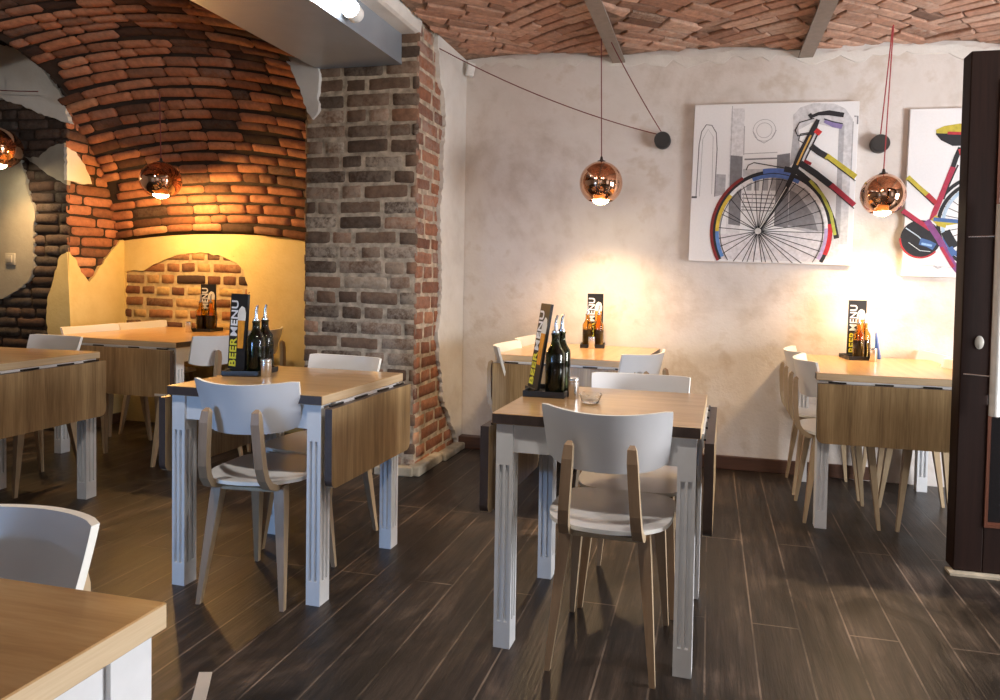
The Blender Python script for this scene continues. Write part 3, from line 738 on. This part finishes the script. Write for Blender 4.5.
# ------------------------------------------------------------------ pendant lamps
def arcpts(a, c, sag, n=14):
    a, c = Vector(a), Vector(c); return [a.lerp(c, i / n) - Vector((0, 0, sag * 4 * (i / n) * (1 - i / n))) for i in range(n + 1)]
def make_lamp(c, r, top, label, power, col, cords=(), red=False, kind='SPOT'):
    root = tag(empty('pendant_lamp', (c[0], c[1], c[2])), label, 'lamp', 'copper globe pendant lamps')
    prof = []; n = 26; a1 = R(145)
    for i in range(n + 1):
        a = R(8) + (a1 - R(8)) * i / n; prof.append((r * math.sin(a), r * math.cos(a)))
    for i in range(n, -1, -1):
        a = R(8) + (a1 - R(8)) * i / n; prof.append(((r - .003) * math.sin(a), (r - .003) * math.cos(a)))
    bm = bmesh.new(); lathe(bm, prof, 48, cap=False); link('lamp_shade', bm, M['copper'], root, 60)
    bm = bmesh.new(); lathe(bm, [(r * .17, r * .965), (r * .20, r * .985), (r * .19, r * 1.02), (r * .10, r * 1.05), (.010, r * 1.07), (.006, r * 1.22), (0, r * 1.23)], 24); link('cap', bm, M['cap_dark'], root, 50)
    bm = bmesh.new(); lathe(bm, [(0, r * .96), (.022, r * .95), (.022, r * .35), (0, r * .34)], 20); link('socket', bm, M['cap_dark'], root, 50)
    bm = bmesh.new(); k = r / .125; lathe(bm, [(0, r * .34), (.018 * k, r * .30), (.020 * k, r * .12), (.040 * k, -r * .16), (.048 * k, -r * .40), (.050 * k, -r * .70), (.044 * k, -r * .86), (.024 * k, -r * .97), (0, -r * 1.0)], 24); link('bulb', bm, M['bulb'], root, 60)
    bm = bmesh.new(); cm = M['red_cord'] if red else M['brown_cord']
    tube(bm, [(0, 0, r * 1.2), (top[0] - c[0], top[1] - c[1], top[2] - c[2])], .0032, 6)
    for pts in cords: tube(bm, [Vector(p) - Vector(c) for p in pts], .0034, 6)
    cd = link('cord', bm, cm, root, 60)
    bm = bmesh.new(); hk = Vector(top) - Vector(c)
    tube(bm, [hk + Vector((0, 0, .03)), hk + Vector((0, 0, .008)), hk + Vector((.010, 0, -.004)), hk + Vector((0, 0, -.014)), hk + Vector((-.010, 0, -.004))], .0028, 6); link('ceiling_hook', bm, M['steel'], root, 60)
    L = bpy.data.lights.new('lamp_light', kind); L.energy = power; L.color = col; L.shadow_soft_size = r * .3
    if kind == 'SPOT': L.spot_size = R(132); L.spot_blend = 1
    lo = bpy.data.objects.new('lamp_light', L); COL.objects.link(lo); lo.location = (c[0], c[1], c[2] - r * 1.06)
    return root
disc1 = (-.316, wy(-.3) - .026, 2.060); disc2 = (.955, wy(.95) - .026, 2.002)
warm = (1, .66, .34)
hk2 = (-.70, 3.62, 2.665); hk3 = (.925, 3.70, 2.665)
make_lamp((-.637, 3.60, 1.736), .126, (-.655, 3.60, 2.665), 'copper globe lamp over the middle far table, left of the first canvas', 42, warm,
          [arcpts((-1.70, YF + .30, 2.585), (-1.66, 3.60, 2.57), .0, 4) + arcpts((-1.66, 3.60, 2.57), (disc1[0], disc1[1], disc1[2] + .03), .05),
           arcpts((-.655, 3.60, 2.665), (disc1[0], disc1[1], disc1[2] + .04), .02)])
make_lamp((.917, 3.70, 1.668), .117, (.945, 3.70, 2.675), 'copper globe lamp between the two bicycle canvases', 44, warm,
          [arcpts((.942, 3.69, 2.675), (disc2[0], disc2[1], disc2[2] + .03), .01)], True)
make_lamp((-3.687, 3.60, 1.79), .124, (-3.70, 3.60, 2.39), 'copper globe lamp hanging in front of the orange brick vault', 28, (1, .54, .16), kind='POINT')
make_lamp((-4.77, 3.36, 1.985), .142, (-4.80, 3.36, 2.52), 'copper globe lamp cut off at the left edge of the photo', 20, (1, .6, .25),
          [arcpts((-5.6, 3.50, 2.49), (-4.60, 3.50, 2.40), .01)])
for q, lb in ((disc1, 'black wall disc with two cords, left of the first canvas'), (disc2, 'black wall disc behind the cords between the canvases')):
    bm = bmesh.new(); lathe(bm, [(0, -.026), (.052, -.026), (.052, .020), (.048, .026), (0, .026)], 32); bmesh.ops.rotate(bm, verts=bm.verts[:], matrix=Matrix.Rotation(R(90), 3, 'X'))
    o = link('wall_disc', bm, M['black'], None, 40); o.location = q; tag(o, lb, 'cord holder', 'black cord discs on the back wall')
# spot on the beam
sp_ = tag(empty('spot_lamp', (-1.735, 2.815, 2.446)), 'lit white spot lamp on the side of the steel beam', 'lamp')
bm = bmesh.new(); lathe(bm, [(0, 0), (.036, 0), (.042, .01), (.045, .05), (.043, .055), (.039, .05), (.034, .03), (0, .03)], 28); bmesh.ops.rotate(bm, verts=bm.verts[:], matrix=Matrix.Rotation(R(78), 3, 'X')); link('housing', bm, M['white_plastic'], sp_, 40)
bm = bmesh.new(); lathe(bm, [(0, .036), (.034, .040), (.042, .055), (.043, .070), (.034, .092), (.018, .103), (0, .106)], 28); bmesh.ops.rotate(bm, verts=bm.verts[:], matrix=Matrix.Rotation(R(78), 3, 'X')); link('lens', bm, M['spot_glow'], sp_, 60)
bm = bmesh.new(); tube(bm, [(0, 0, 0), (-.052, .01, 0)], .01, 10); link('bracket', bm, M['white_plastic'], sp_, 60)
L = bpy.data.lights.new('spot_light', 'SPOT'); L.energy = 12; L.color = (1, .98, .95); L.spot_size = R(130); L.spot_blend = .8; L.shadow_soft_size = .03
lo = bpy.data.objects.new('spot_light', L); COL.objects.link(lo); lo.location = (-1.735, 2.70, 2.50); lo.rotation_euler = Vector((-.05, -1, -.35)).to_track_quat('-Z', 'Y').to_euler()
# small wall things
bm = bmesh.new(); box(bm, -.026, .026, -.022, .022, -.045, .045, .008); box(bm, -.016, .016, -.026, -.02, -.03, .005, .002)
o = link('motion_sensor', bm, M['white_plastic'], None, 40); o.location = (-1.612, 3.985, 2.565); o.rotation_euler = (0, R(10), R(35)); tag(o, 'small white motion sensor in the corner beside the pillar', 'sensor')
sw = tag(empty('light_switch', tuple(hit(11, 259, 1, YP - .012))), 'grey light switch on the plaster patch at the left edge', 'switch')
bm = bmesh.new(); box(bm, -.042, .042, -.010, .004, -.042, .042, .004); link('plate', bm, M['switch_grey'], sw, 40)
bm = bmesh.new(); box(bm, -.025, .025, -.016, -.008, -.027, .027, .003); link('rocker', bm, M['switch_grey'], sw, 40)

# ------------------------------------------------------------------ canvases
class Ink:
    def __init__(s): s.bm = bmesh.new(); s.c = s.bm.loops.layers.float_color.new('tint'); s.n = 0
    def poly(s, pts, col):
        s.n += 1; w = .0004 + s.n * .00002
        vs = [s.bm.verts.new((p[0], -w, p[1])) for p in pts]
        try: f = s.bm.faces.new(vs)
        except ValueError: return
        for l in f.loops: l[s.c] = c4(col)
    def stroke(s, pts, w, col):
        pts = [Vector(p) for p in pts]; ww = w if isinstance(w, (list, tuple)) else [w] * len(pts); s.n += 1; h = .0004 + s.n * .00002; A = []
        for i, p in enumerate(pts):
            t = (pts[min(i + 1, len(pts) - 1)] - pts[max(0, i - 1)]).normalized(); n = Vector((-t.y, t.x)) * ww[i] / 2
            A.append((s.bm.verts.new((p.x + n.x, -h, p.y + n.y)), s.bm.verts.new((p.x - n.x, -h, p.y - n.y))))
        for a, c in zip(A, A[1:]):
            f = s.bm.faces.new((a[0], c[0], c[1], a[1]))
            for l in f.loops: l[s.c] = c4(col)
    def arc(s, c, rx, ry, a0, a1, w, col, clip=None):
        n = max(4, int(abs(a1 - a0) / 5)); P = [(c[0] + rx * math.cos(R(a0 + (a1 - a0) * i / n)), c[1] + ry * math.sin(R(a0 + (a1 - a0) * i / n))) for i in range(n + 1)]
        if clip is not None: P = [p for p in P if p[1] > clip]
        if len(P) > 1: s.stroke(P, w, col)
INK = (.015, .015, .02)
def canvas(loc, W, H, tilt, label):
    root = tag(empty('canvas_picture', loc), label, 'picture', 'bicycle canvases on the back wall'); root.rotation_euler = (0, R(tilt), R(-1.2))
    bm = bmesh.new(); box(bm, 0, W, 0, .024, -H, 0, .002); link('canvas', bm, M['canvas'], root); return root
p1 = canvas(tuple(hit(695, 105, 1, 3.972)), .955, .968, 1.0, 'square canvas with a front bicycle wheel and handlebars over grey doorways')
S1 = .955 / 640; S1z = .968 / 628
q = lambda x, y: ((x - 12) * S1, -(y - 42) * S1z)
Q = lambda L: [q(*p) for p in L]
k = Ink()
G1, G2, G3, G4 = (.62, .62, .65), (.42, .42, .45), (.20, .20, .22), (.09, .09, .10)
k.poly(Q([(160, 60), (215, 60), (215, 660), (160, 660)]), (.70, .70, .73)); k.poly(Q([(165, 245), (214, 250), (216, 525), (168, 520)]), G3)
k.poly(Q([(112, 320), (150, 322), (150, 400), (108, 410)]), G2)
k.poly(Q([(405, 90), (430, 62), (480, 46), (560, 50), (600, 70), (630, 110), (632, 590), (590, 590), (588, 150), (480, 120), (408, 160)]), G1)
k.poly(Q([(408, 150), (425, 130), (440, 250), (400, 290)]), G2); k.poly(Q([(580, 130), (600, 130), (604, 560), (584, 560)]), G2)
k.poly(Q([(350, 245), (400, 238), (404, 530), (350, 525)]), G3); k.poly(Q([(404, 350), (470, 380), (540, 470), (560, 560), (404, 530)]), G2); k.poly(Q([(404, 380), (440, 400), (500, 480), (520, 540), (404, 520)]), G3)
k.poly(Q([(218, 300), (350, 300), (350, 330), (218, 330)]), (.55, .55, .58)); k.poly(Q([(120, 560), (590, 540), (610, 660), (140, 660)]), (.72, .70, .74))
for x in (235, 265, 300, 330): k.poly(Q([(x, 330), (x + 20, 330), (x + 20, 385), (x, 385)]), G2)
for y in (400, 415, 432, 450, 462): k.stroke(Q([(218, y), (348, y + 3)]), .006, G3)
for x in (225, 260, 295, 335): k.stroke(Q([(x, 395), (x, 470)]), .004, G2)
k.stroke(Q([(32, 415), (36, 200), (44, 150), (62, 122), (85, 125), (104, 155), (110, 220), (108, 410)]), .006, G3); k.stroke(Q([(46, 410), (50, 180), (70, 140), (92, 170), (96, 400)]), .003, G2)
k.stroke(Q([(14, 413), (36, 413)]), .012, G4); k.stroke(Q([(165, 50), (166, 245)]), .004, G2); k.stroke(Q([(216, 130), (218, 245)]), .006, G2)
for r_ in (44, 30): k.arc(q(295, 148), r_ * S1, r_ * S1, 0, 360, .003, G2)
k.stroke(Q([(250, 150), (270, 185), (296, 198), (325, 180), (342, 148)]), .005, G2); k.stroke(Q([(635, 100), (648, 100), (648, 130)]), .008, G3); k.stroke(Q([(632, 120), (633, 330)]), .006, G2)
k.stroke(Q([(220, 240), (350, 235)]), .005, G2); k.stroke(Q([(222, 262), (350, 258)]), .009, G3)
link('printed_background', k.bm, M['print'], p1, recalc=False)
k = Ink(); k.n = 60
C = q(338, 545); rx, ry = 232 * S1, 236 * S1z; HB = q(288, 545); bt = -.968 + .004
for a in range(0, 360, 11):
    a += random.uniform(-3, 3); e = (C[0] + rx * .92 * math.cos(R(a)), C[1] + ry * .92 * math.sin(R(a)))
    if e[1] < bt: t = (bt - HB[1]) / (e[1] - HB[1]); e = (HB[0] + (e[0] - HB[0]) * t, bt)
    k.stroke([HB, e], .0045, INK)
inner = [(-40, 4, (.50, .40, .66)), (4, 62, (.82, .82, .85)), (62, 112, (.10, .20, .55)), (112, 140, (.82, .82, .84)), (140, 181, (.66, .48, .06)), (181, 225, (.12, .26, .60))]
for a0, a1, c in inner: k.arc(C, rx * .935, ry * .935, a0, a1, .030, c, bt)
k.arc(C, rx * .985, ry * .985, -35, 215, .022, INK, bt); k.arc(C, rx * 1.02, ry * 1.02, 120, 215, .018, (.23, .02, .02), bt); k.arc(C, rx * .985, ry * .985, -22, 8, .026, (.55, .02, .03), bt); k.arc(C, rx * .87, ry * .87, -40, 225, .004, INK, bt)
k.arc(C, rx * 1.01, ry * 1.01, 70, 100, .030, (.09, .17, .50))
k.stroke(Q([(450, 325), (500, 365), (545, 430), (575, 500), (592, 568)]), .030, INK); k.stroke(Q([(480, 345), (530, 400), (565, 470), (585, 555)]), .018, (.45, .47, .08))
k.stroke(Q([(290, 545), (340, 470), (385, 390), (412, 330), (425, 290)]), [.014, .020, .026, .030, .034], INK); k.stroke(Q([(296, 532), (345, 455), (392, 370)]), .005, (.7, .7, .7))
k.arc(HB, .010, .010, 0, 360, .018, (.6, .6, .6)); k.stroke(Q([(380, 300), (430, 310), (455, 330)]), .034, INK)
k.stroke(Q([(230, 305), (238, 285), (260, 275), (400, 300)]), .006, INK)
k.stroke(Q([(420, 300), (440, 245), (470, 180), (490, 135), (500, 110)]), [.040, .040, .036, .030, .022], INK); k.stroke(Q([(428, 285), (450, 230), (476, 170)]), .010, (.62, .36, .08))
k.stroke(Q([(450, 285), (500, 170), (500, 150)]), .008, INK); k.stroke(Q([(492, 150), (512, 165)]), .030, (.60, .03, .03)); k.stroke(Q([(455, 268), (482, 282)]), .018, (.35, .02, .03))
k.stroke(Q([(470, 100), (500, 88), (540, 85), (596, 95)]), [.018, .020, .030, .028], INK); k.stroke(Q([(466, 100), (478, 92)]), .030, INK); k.stroke(Q([(525, 115), (560, 130), (592, 140)]), [.024, .034, .026], (.25, .20, .42)); k.stroke(Q([(522, 108), (558, 120), (594, 128)]), .007, INK)
k.stroke(Q([(485, 105), (430, 120), (415, 150), (425, 172), (470, 165)]), .007, INK); k.stroke(Q([(470, 160), (435, 165), (430, 190), (450, 200)]), .006, INK)
k.stroke(Q([(478, 212), (510, 236), (545, 256)]), .036, INK); k.stroke(Q([(538, 250), (590, 288), (651, 332)]), .034, (.50, .42, .04)); k.stroke(Q([(540, 262), (651, 346)]), .006, INK)
k.stroke(Q([(440, 278), (500, 318), (565, 368)]), .038, INK); k.stroke(Q([(560, 362), (610, 405), (651, 440)]), .034, (.35, .02, .04)); k.stroke(Q([(555, 372), (651, 452)]), .006, INK)
link('printed_bicycle', k.bm, M['print'], p1, recalc=False)

p2 = canvas(tuple(hit(910.5, 109, 1, 3.955)), .955, .968, 1.0, 'canvas with a bicycle saddle and chain wheel, partly behind the door')
s2 = 1 / 717
q = lambda x, y: ((x - 56) * s2, -(y - 37) * s2 * 1.09)
Q = lambda L: [q(*p) for p in L]
k = Ink(); RC = q(360, 470); BL, RD, YL, PK, VI = (.06, .14, .36), (.45, .03, .04), (.52, .43, .05), (.42, .03, .07), (.22, .06, .22)
for a in range(0, 360, 12): k.stroke([RC, (RC[0] + .24 * math.cos(R(a)), RC[1] + .24 * math.sin(R(a)))], .004, INK)
k.arc(RC, .245, .25, 0, 360, .020, INK); k.arc(RC, .222, .228, 60, 200, .018, (.45, .60, .75)); k.arc(RC, .222, .228, 200, 300, .022, BL); k.arc(RC, .222, .228, -60, 60, .020, RD); k.arc(RC, .275, .28, 20, 170, .020, INK)
k.poly([(q(120, 530)[0] + .108 * math.cos(R(a)), q(120, 530)[1] + .108 * math.sin(R(a))) for a in range(0, 360, 10)], INK); k.arc(q(120, 530), .108, .110, 180, 320, .010, RD)
k.stroke(Q([(62, 490), (110, 520), (140, 545)]), .006, (.5, .6, .7)); k.stroke(Q([(118, 540), (150, 548), (175, 560)]), .040, BL); k.stroke(Q([(125, 548), (165, 556)]), .012, (.3, .5, .8)); k.stroke(Q([(75, 545), (120, 575), (160, 578)]), .004, (.6, .65, .7))
k.stroke(Q([(252, 185), (238, 220), (226, 262)]), .026, INK); k.stroke(Q([(228, 258), (200, 340), (168, 430), (160, 460)]), .030, PK); k.stroke(Q([(246, 250), (215, 330), (200, 380)]), .008, INK)
k.stroke(Q([(58, 296), (100, 334), (140, 366)]), .030, YL); k.stroke(Q([(136, 362), (172, 396)]), .030, RD); k.stroke(Q([(58, 306), (165, 402)]), .006, INK)
k.stroke(Q([(46, 424), (100, 460), (155, 494)]), .030, PK); k.stroke(Q([(46, 436), (150, 502)]), .006, INK)
k.stroke(Q([(140, 460), (190, 530), (245, 620), (270, 650)]), .034, VI); k.stroke(Q([(200, 560), (250, 635)]), .018, PK)
k.stroke(Q([(165, 448), (190, 470), (215, 476)]), .036, YL); k.stroke(Q([(215, 470), (262, 462)]), .024, YL); k.stroke(Q([(212, 500), (230, 530), (250, 560)]), .05, INK); k.stroke(Q([(232, 560), (250, 590)]), .03, BL)
k.stroke(Q([(160, 128), (185, 142), (225, 156), (300, 158)]), [.02, .05, .07, .06], INK); k.stroke(Q([(158, 124), (190, 118), (245, 112), (300, 112)]), [.02, .044, .05, .05], YL); k.stroke(Q([(200, 130), (250, 132), (300, 132)]), .016, RD)
k.stroke(Q([(120, 632), (175, 632), (240, 636)]), .003, (.45, .45, .5)); k.stroke(Q([(175, 632), (190, 640), (205, 636)]), .010, (.45, .45, .5))
k.stroke(Q([(360, 470), (250, 190)]), .022, RD); k.stroke(Q([(360, 470), (165, 455)]), .022, BL)
k.bm.verts.ensure_lookup_table()
link('printed_bicycle', k.bm, M['print'], p2, recalc=False)

# ------------------------------------------------------------------ things on the tables
def text_mesh(body, size):
    cu = bpy.data.curves.new('lettering', 'FONT'); cu.body = body; cu.size = size; cu.extrude = .0006; cu.offset = size * .022; cu.space_character = 1.04
    o = bpy.data.objects.new('lettering', cu); COL.objects.link(o); bpy.context.view_layer.update()
    me = bpy.data.meshes.new_from_object(o.evaluated_get(bpy.context.evaluated_depsgraph_get())); w = o.dimensions.x
    bpy.data.objects.remove(o); return me, w
M['ink_white'] = plain('white_lettering', (.85, .86, .9), .5); M['ink_yellow'] = plain('yellow_lettering', (.75, .70, .06), .5)
M['blue_card'] = plain('blue_printed_card', (.05, .13, .42), .5); M['beer'] = plain('printed_beer_amber', (.80, .32, .03), .5, var=.2); M['foam'] = plain('printed_beer_foam', (.85, .82, .76), .6)
def make_caddy(loc, deg, label, label2, glass_key='glass_green', bscale=1.0, mrot=0, lean=4, shaker=(.085, -.05), shaker_label='', bl=('', ''), menu_off=(-.055, .01), bot=((.008, -.035), (.012, .045))):
    z = .75; a = R(deg); rot = lambda x, y: (loc[0] + x * math.cos(a) - y * math.sin(a), loc[1] + x * math.sin(a) + y * math.cos(a))
    cd = tag(empty('condiment_caddy', (loc[0], loc[1], z), a), label, 'caddy', 'black condiment caddies')
    bm = bmesh.new(); box(bm, -.085, .066, -.075, .085, 0, .006, .002); link('tray', bm, M['black'], cd)
    bm = bmesh.new(); h = .022
    for q in ((-.085, .066, -.075, -.071), (-.085, .066, .081, .085), (-.085, -.081, -.071, .081), (.062, .066, -.071, .081)): box(bm, q[0], q[1], q[2], q[3], .006, h)
    link('rim', bm, M['black'], cd)
    mx, my = rot(*menu_off)
    mn = tag(empty('menu_stand', (mx, my, z + .0085), a + R(mrot)), label2, 'menu', 'beer menu stands'); mn.rotation_euler = (R(-lean), 0, a + R(mrot))
    bm = bmesh.new(); W, H, T = .10, .325, .010
    prism(bm, [(-W / 2, 0), (W / 2, 0), (W / 2, H), (-W / 2, H)], -T / 2, T / 2, 1); box(bm, -W / 2, W / 2, -.016, .016, 0, .012, .002)
    link('card', bm, M['black'], mn)
    m2, w2 = text_mesh('MENU', .050); m1, w1 = text_mesh('BEER', .050); k = .275 / (w1 + w2 + .006)
    for me, off, mt, nm in ((m1, 0, M['ink_yellow'], 'beer_lettering'), (m2, w1 + .006, M['ink_white'], 'menu_lettering')):
        me.materials.clear(); me.materials.append(mt)
        me.transform(Matrix.Translation((-W / 2 + .046, -T / 2 - .0008, .020)) @ Matrix.Rotation(R(90), 4, 'X') @ Matrix.Rotation(R(90), 4, 'Z') @ Matrix.Scale(k, 4) @ Matrix.Translation((off, 0, 0)))
        o = bpy.data.objects.new(nm, me); COL.objects.link(o); o.parent = mn
    bm = bmesh.new(); y = -T / 2 - .0012
    prism(bm, [(.004, .10), (.036, .10), (.040, .215), (.000, .215)], y, -T / 2, 1); link('beer_picture', bm, M['beer'], mn)
    bm = bmesh.new(); prism(bm, [(-.002, .215), (.042, .215), (.044, .245), (.036, .268), (.018, .275), (.004, .262), (-.004, .24)], y, -T / 2, 1); link('foam_picture', bm, M['foam'], mn)
    for (bx_, by), lb in zip(bot, bl):
        X, Y = rot(bx_, by); bt = tag(empty('oil_bottle', (X, Y, z + .0065)), lb, 'bottle', 'oil and vinegar bottles'); bt.scale = (bscale, bscale, bscale)
        bm = bmesh.new(); lathe(bm, [(0, 0), (.029, 0), (.031, .004), (.031, .125), (.029, .138), (.018, .155), (.013, .170), (.0125, .19), (.014, .192), (.014, .198), (.010, .198), (.010, .17), (.016, .152), (.027, .135), (.028, .006), (0, .005)], 28); link('glass', bm, M[glass_key], bt, 50)
        bm = bmesh.new(); lathe(bm, [(0, .006), (.0275, .006), (.0275, .105), (0, .105)], 24); link('contents', bm, M['oil' if glass_key == 'glass_green' else 'amber_oil'], bt, 50)
        bm = bmesh.new(); lathe(bm, [(0, .192), (.0098, .192), (.0105, .199), (.012, .2), (.012, .205), (.006, .208), (.005, .225), (0, .226)], 16); tube(bm, [(0, 0, .222), (.001, 0, .240), (.006, 0, .256)], [.0055, .005, .004], 8); link('pourer', bm, M['steel'], bt, 50)
    if shaker_label:
        X, Y = rot(*shaker); o = tag(empty('shaker', (X, Y, z)), shaker_label, 'shaker', 'steel shakers')
        bm = bmesh.new(); lathe(bm, [(0, 0), (.0195, 0), (.0205, .002), (.0205, .060), (0, .060)], 28); link('body', bm, M['steel'], o, 40)
        bm = bmesh.new(); lathe(bm, [(0, .060), (.0198, .060), (.0205, .062), (.0205, .072), (.019, .0745), (0, .076)], 28); link('lid', bm, M['steel'], o, 40)
make_caddy((-.560, 2.205), 0, 'black condiment tray beside the glass ashtray', 'leaning black beer menu on the table with the ashtray', bscale=1.12, mrot=-54, lean=9, menu_off=(-.068, .0), shaker=(.094, -.055),
           shaker_label='steel shaker next to the glass ashtray', bl=('dark oil bottle in front, beside the shaker and ashtray', 'dark oil bottle at the back of the tray near the ashtray'), bot=((.022, -.035), (.026, .045)))
make_caddy((-1.865, 2.265), 10, 'black condiment tray on the table before the pillar', 'black beer menu with upright lettering on the table before the pillar', bscale=1.1, mrot=-22, lean=3, menu_off=(-.060, -.010), shaker=(.094, -.065),
           shaker_label='steel shaker on the table before the pillar', bl=('dark green bottle right of the beer menu on the table before the pillar', 'dark green bottle behind its twin on the table before the pillar'), bot=((.030, -.025), (.026, .050)))
make_caddy((-.70, 3.835), 8, 'black condiment tray on the middle far table', 'beer menu on the middle far table against the back wall', 'glass_amber', mrot=0, lean=-2, menu_off=(.0, .06), shaker=(-.012, -.105),
           shaker_label='steel shaker before the amber bottles', bl=('left amber bottle on the middle far table', 'right amber bottle on the middle far table'), bot=((-.045, 0), (.026, 0)))
make_caddy((.845, 3.80), 8, 'black condiment tray on the table by the door', 'beer menu on the table under the canvas by the door', 'glass_amber', mrot=0, lean=-2, menu_off=(.0, .06), shaker=(.035, -.105),
           shaker_label='steel shaker on the table by the door', bl=('left amber bottle on the table by the door', 'right amber bottle on the table by the door'), bot=((-.022, -.040), (.030, .008)))
make_caddy((-3.50, 3.80), 12, 'black condiment tray in the alcove', 'beer menu on the alcove table, behind the nearer menu', 'glass_amber', mrot=8, lean=-2, menu_off=(-.02, .06), shaker=(-.06, -.11),
           shaker_label='steel shaker on the alcove table', bl=('left amber bottle on the alcove table', 'right amber bottle on the alcove table'), bot=((-.045, 0), (.026, 0)))
o = tag(empty('folded_card', (.945, 3.86, .75), R(-20)), 'small blue folded card beside the amber bottles on the table by the door', 'card')
bm = bmesh.new(); prism(bm, [(-.002, 0), (.028, 0), (.001, .150), (-.001, .150)], -.03, .03, 1)
link('cover', bm, M['blue_card'], o); bm = bmesh.new(); box(bm, -.0035, .001, -.022, .022, .010, .060); bmesh.ops.translate(bm, verts=bm.verts[:], vec=(-.001, 0, 0)); link('white_panel', bm, M['white_plastic'], o)
o = tag(empty('ashtray', (-.392, 2.095, .75)), 'small clear glass ashtray on the middle table', 'ashtray')
bm = bmesh.new(); lathe(bm, [(0, 0), (.026, 0), (.030, .003), (.040, .028), (.041, .030), (.037, .030), (.027, .010), (0, .008)], 32); link('bowl', bm, M['glass_clear'], o, 40)
bm = bmesh.new()
for i in range(3):
    a = i * 2.1 + .4; box(bm, .034 * math.cos(a) - .004, .034 * math.cos(a) + .004, .034 * math.sin(a) - .004, .034 * math.sin(a) + .004, .0285, .034, .001)
link('rest_notch', bm, M['glass_clear'], o, 40)

# ------------------------------------------------------------------ light
w = bpy.data.worlds.new('daylight'); sc.world = w; w.use_nodes = True
bg = w.node_tree.nodes['Background']; bg.inputs[0].default_value = (.80, .90, 1, 1); bg.inputs[1].default_value = .15
def area(name, loc, d, sx, sy, e, col):
    L = bpy.data.lights.new(name, 'AREA'); L.shape = 'RECTANGLE'; L.size = sx; L.size_y = sy; L.energy = e; L.color = col
    o = bpy.data.objects.new(name, L); COL.objects.link(o); o.location = loc; o.rotation_euler = Vector(d).to_track_quat('-Z', 'Z').to_euler(); return o
day = (.97, .98, 1)
area('window_daylight', (XMAX + .2, 2.1, 1.1), (-1, 0, -.06), 1.25, 2.0, 185, day)
area('window_daylight', (XMAX + .2, -.65, 1.45), (-1, .1, -.05), 1.8, 1.8, 4, day)
area('window_daylight', (0, YMIN - .2, 1.55), (0, 1, -.05), 2.3, 1.6, 2, day)
area('window_daylight', (-3.2, YMIN - .2, .55), (.31, 1, -.05), 1.0, .8, 2.0, (.30, .56, 1)).data.spread = R(32)
for x, y in ((-1.2, 1.5), (.25, 1.4), (1.6, 1.5)):     # unseen fill spots added to brighten the upper wall and ceiling
    L = bpy.data.lights.new('wall_fill_spot', 'SPOT'); L.energy = 13; L.color = (1, .84, .70); L.spot_size = R(120); L.spot_blend = 1; L.shadow_soft_size = .12
    o = bpy.data.objects.new('wall_fill_spot', L); COL.objects.link(o); o.location = (x, y, 2.42); o.rotation_euler = Vector((0, 1, .30)).to_track_quat('-Z', 'Y').to_euler()
for x, y, e in ((-1.72, 1.25, 38), (-.1, 1.15, 28), (-3.2, 1.6, 15)):     # ceiling downlights like the visible one on the beam
    L = bpy.data.lights.new('downlight', 'SPOT'); L.energy = e; L.color = (1, .92, .82); L.spot_size = R(115); L.spot_blend = .9; L.shadow_soft_size = .05
    o = bpy.data.objects.new('downlight', L); COL.objects.link(o); o.location = (x, y, 2.46); o.rotation_euler = Vector((0, .45, -1) if x > -3 else (-.62, .8, -.30)).to_track_quat('-Z', 'Y').to_euler()
sc.view_settings.view_transform = 'Standard'; sc.view_settings.look = 'None'; sc.view_settings.gamma = 1; sc.view_settings.use_curve_mapping = False
sc.view_settings.exposure = 1.05
sc.cycles.max_bounces = 8; sc.cycles.caustics_reflective = False; sc.cycles.caustics_refractive = False; sc.cycles.sample_clamp_indirect = 4
try: sc.cycles.use_denoising = True
except Exception: pass
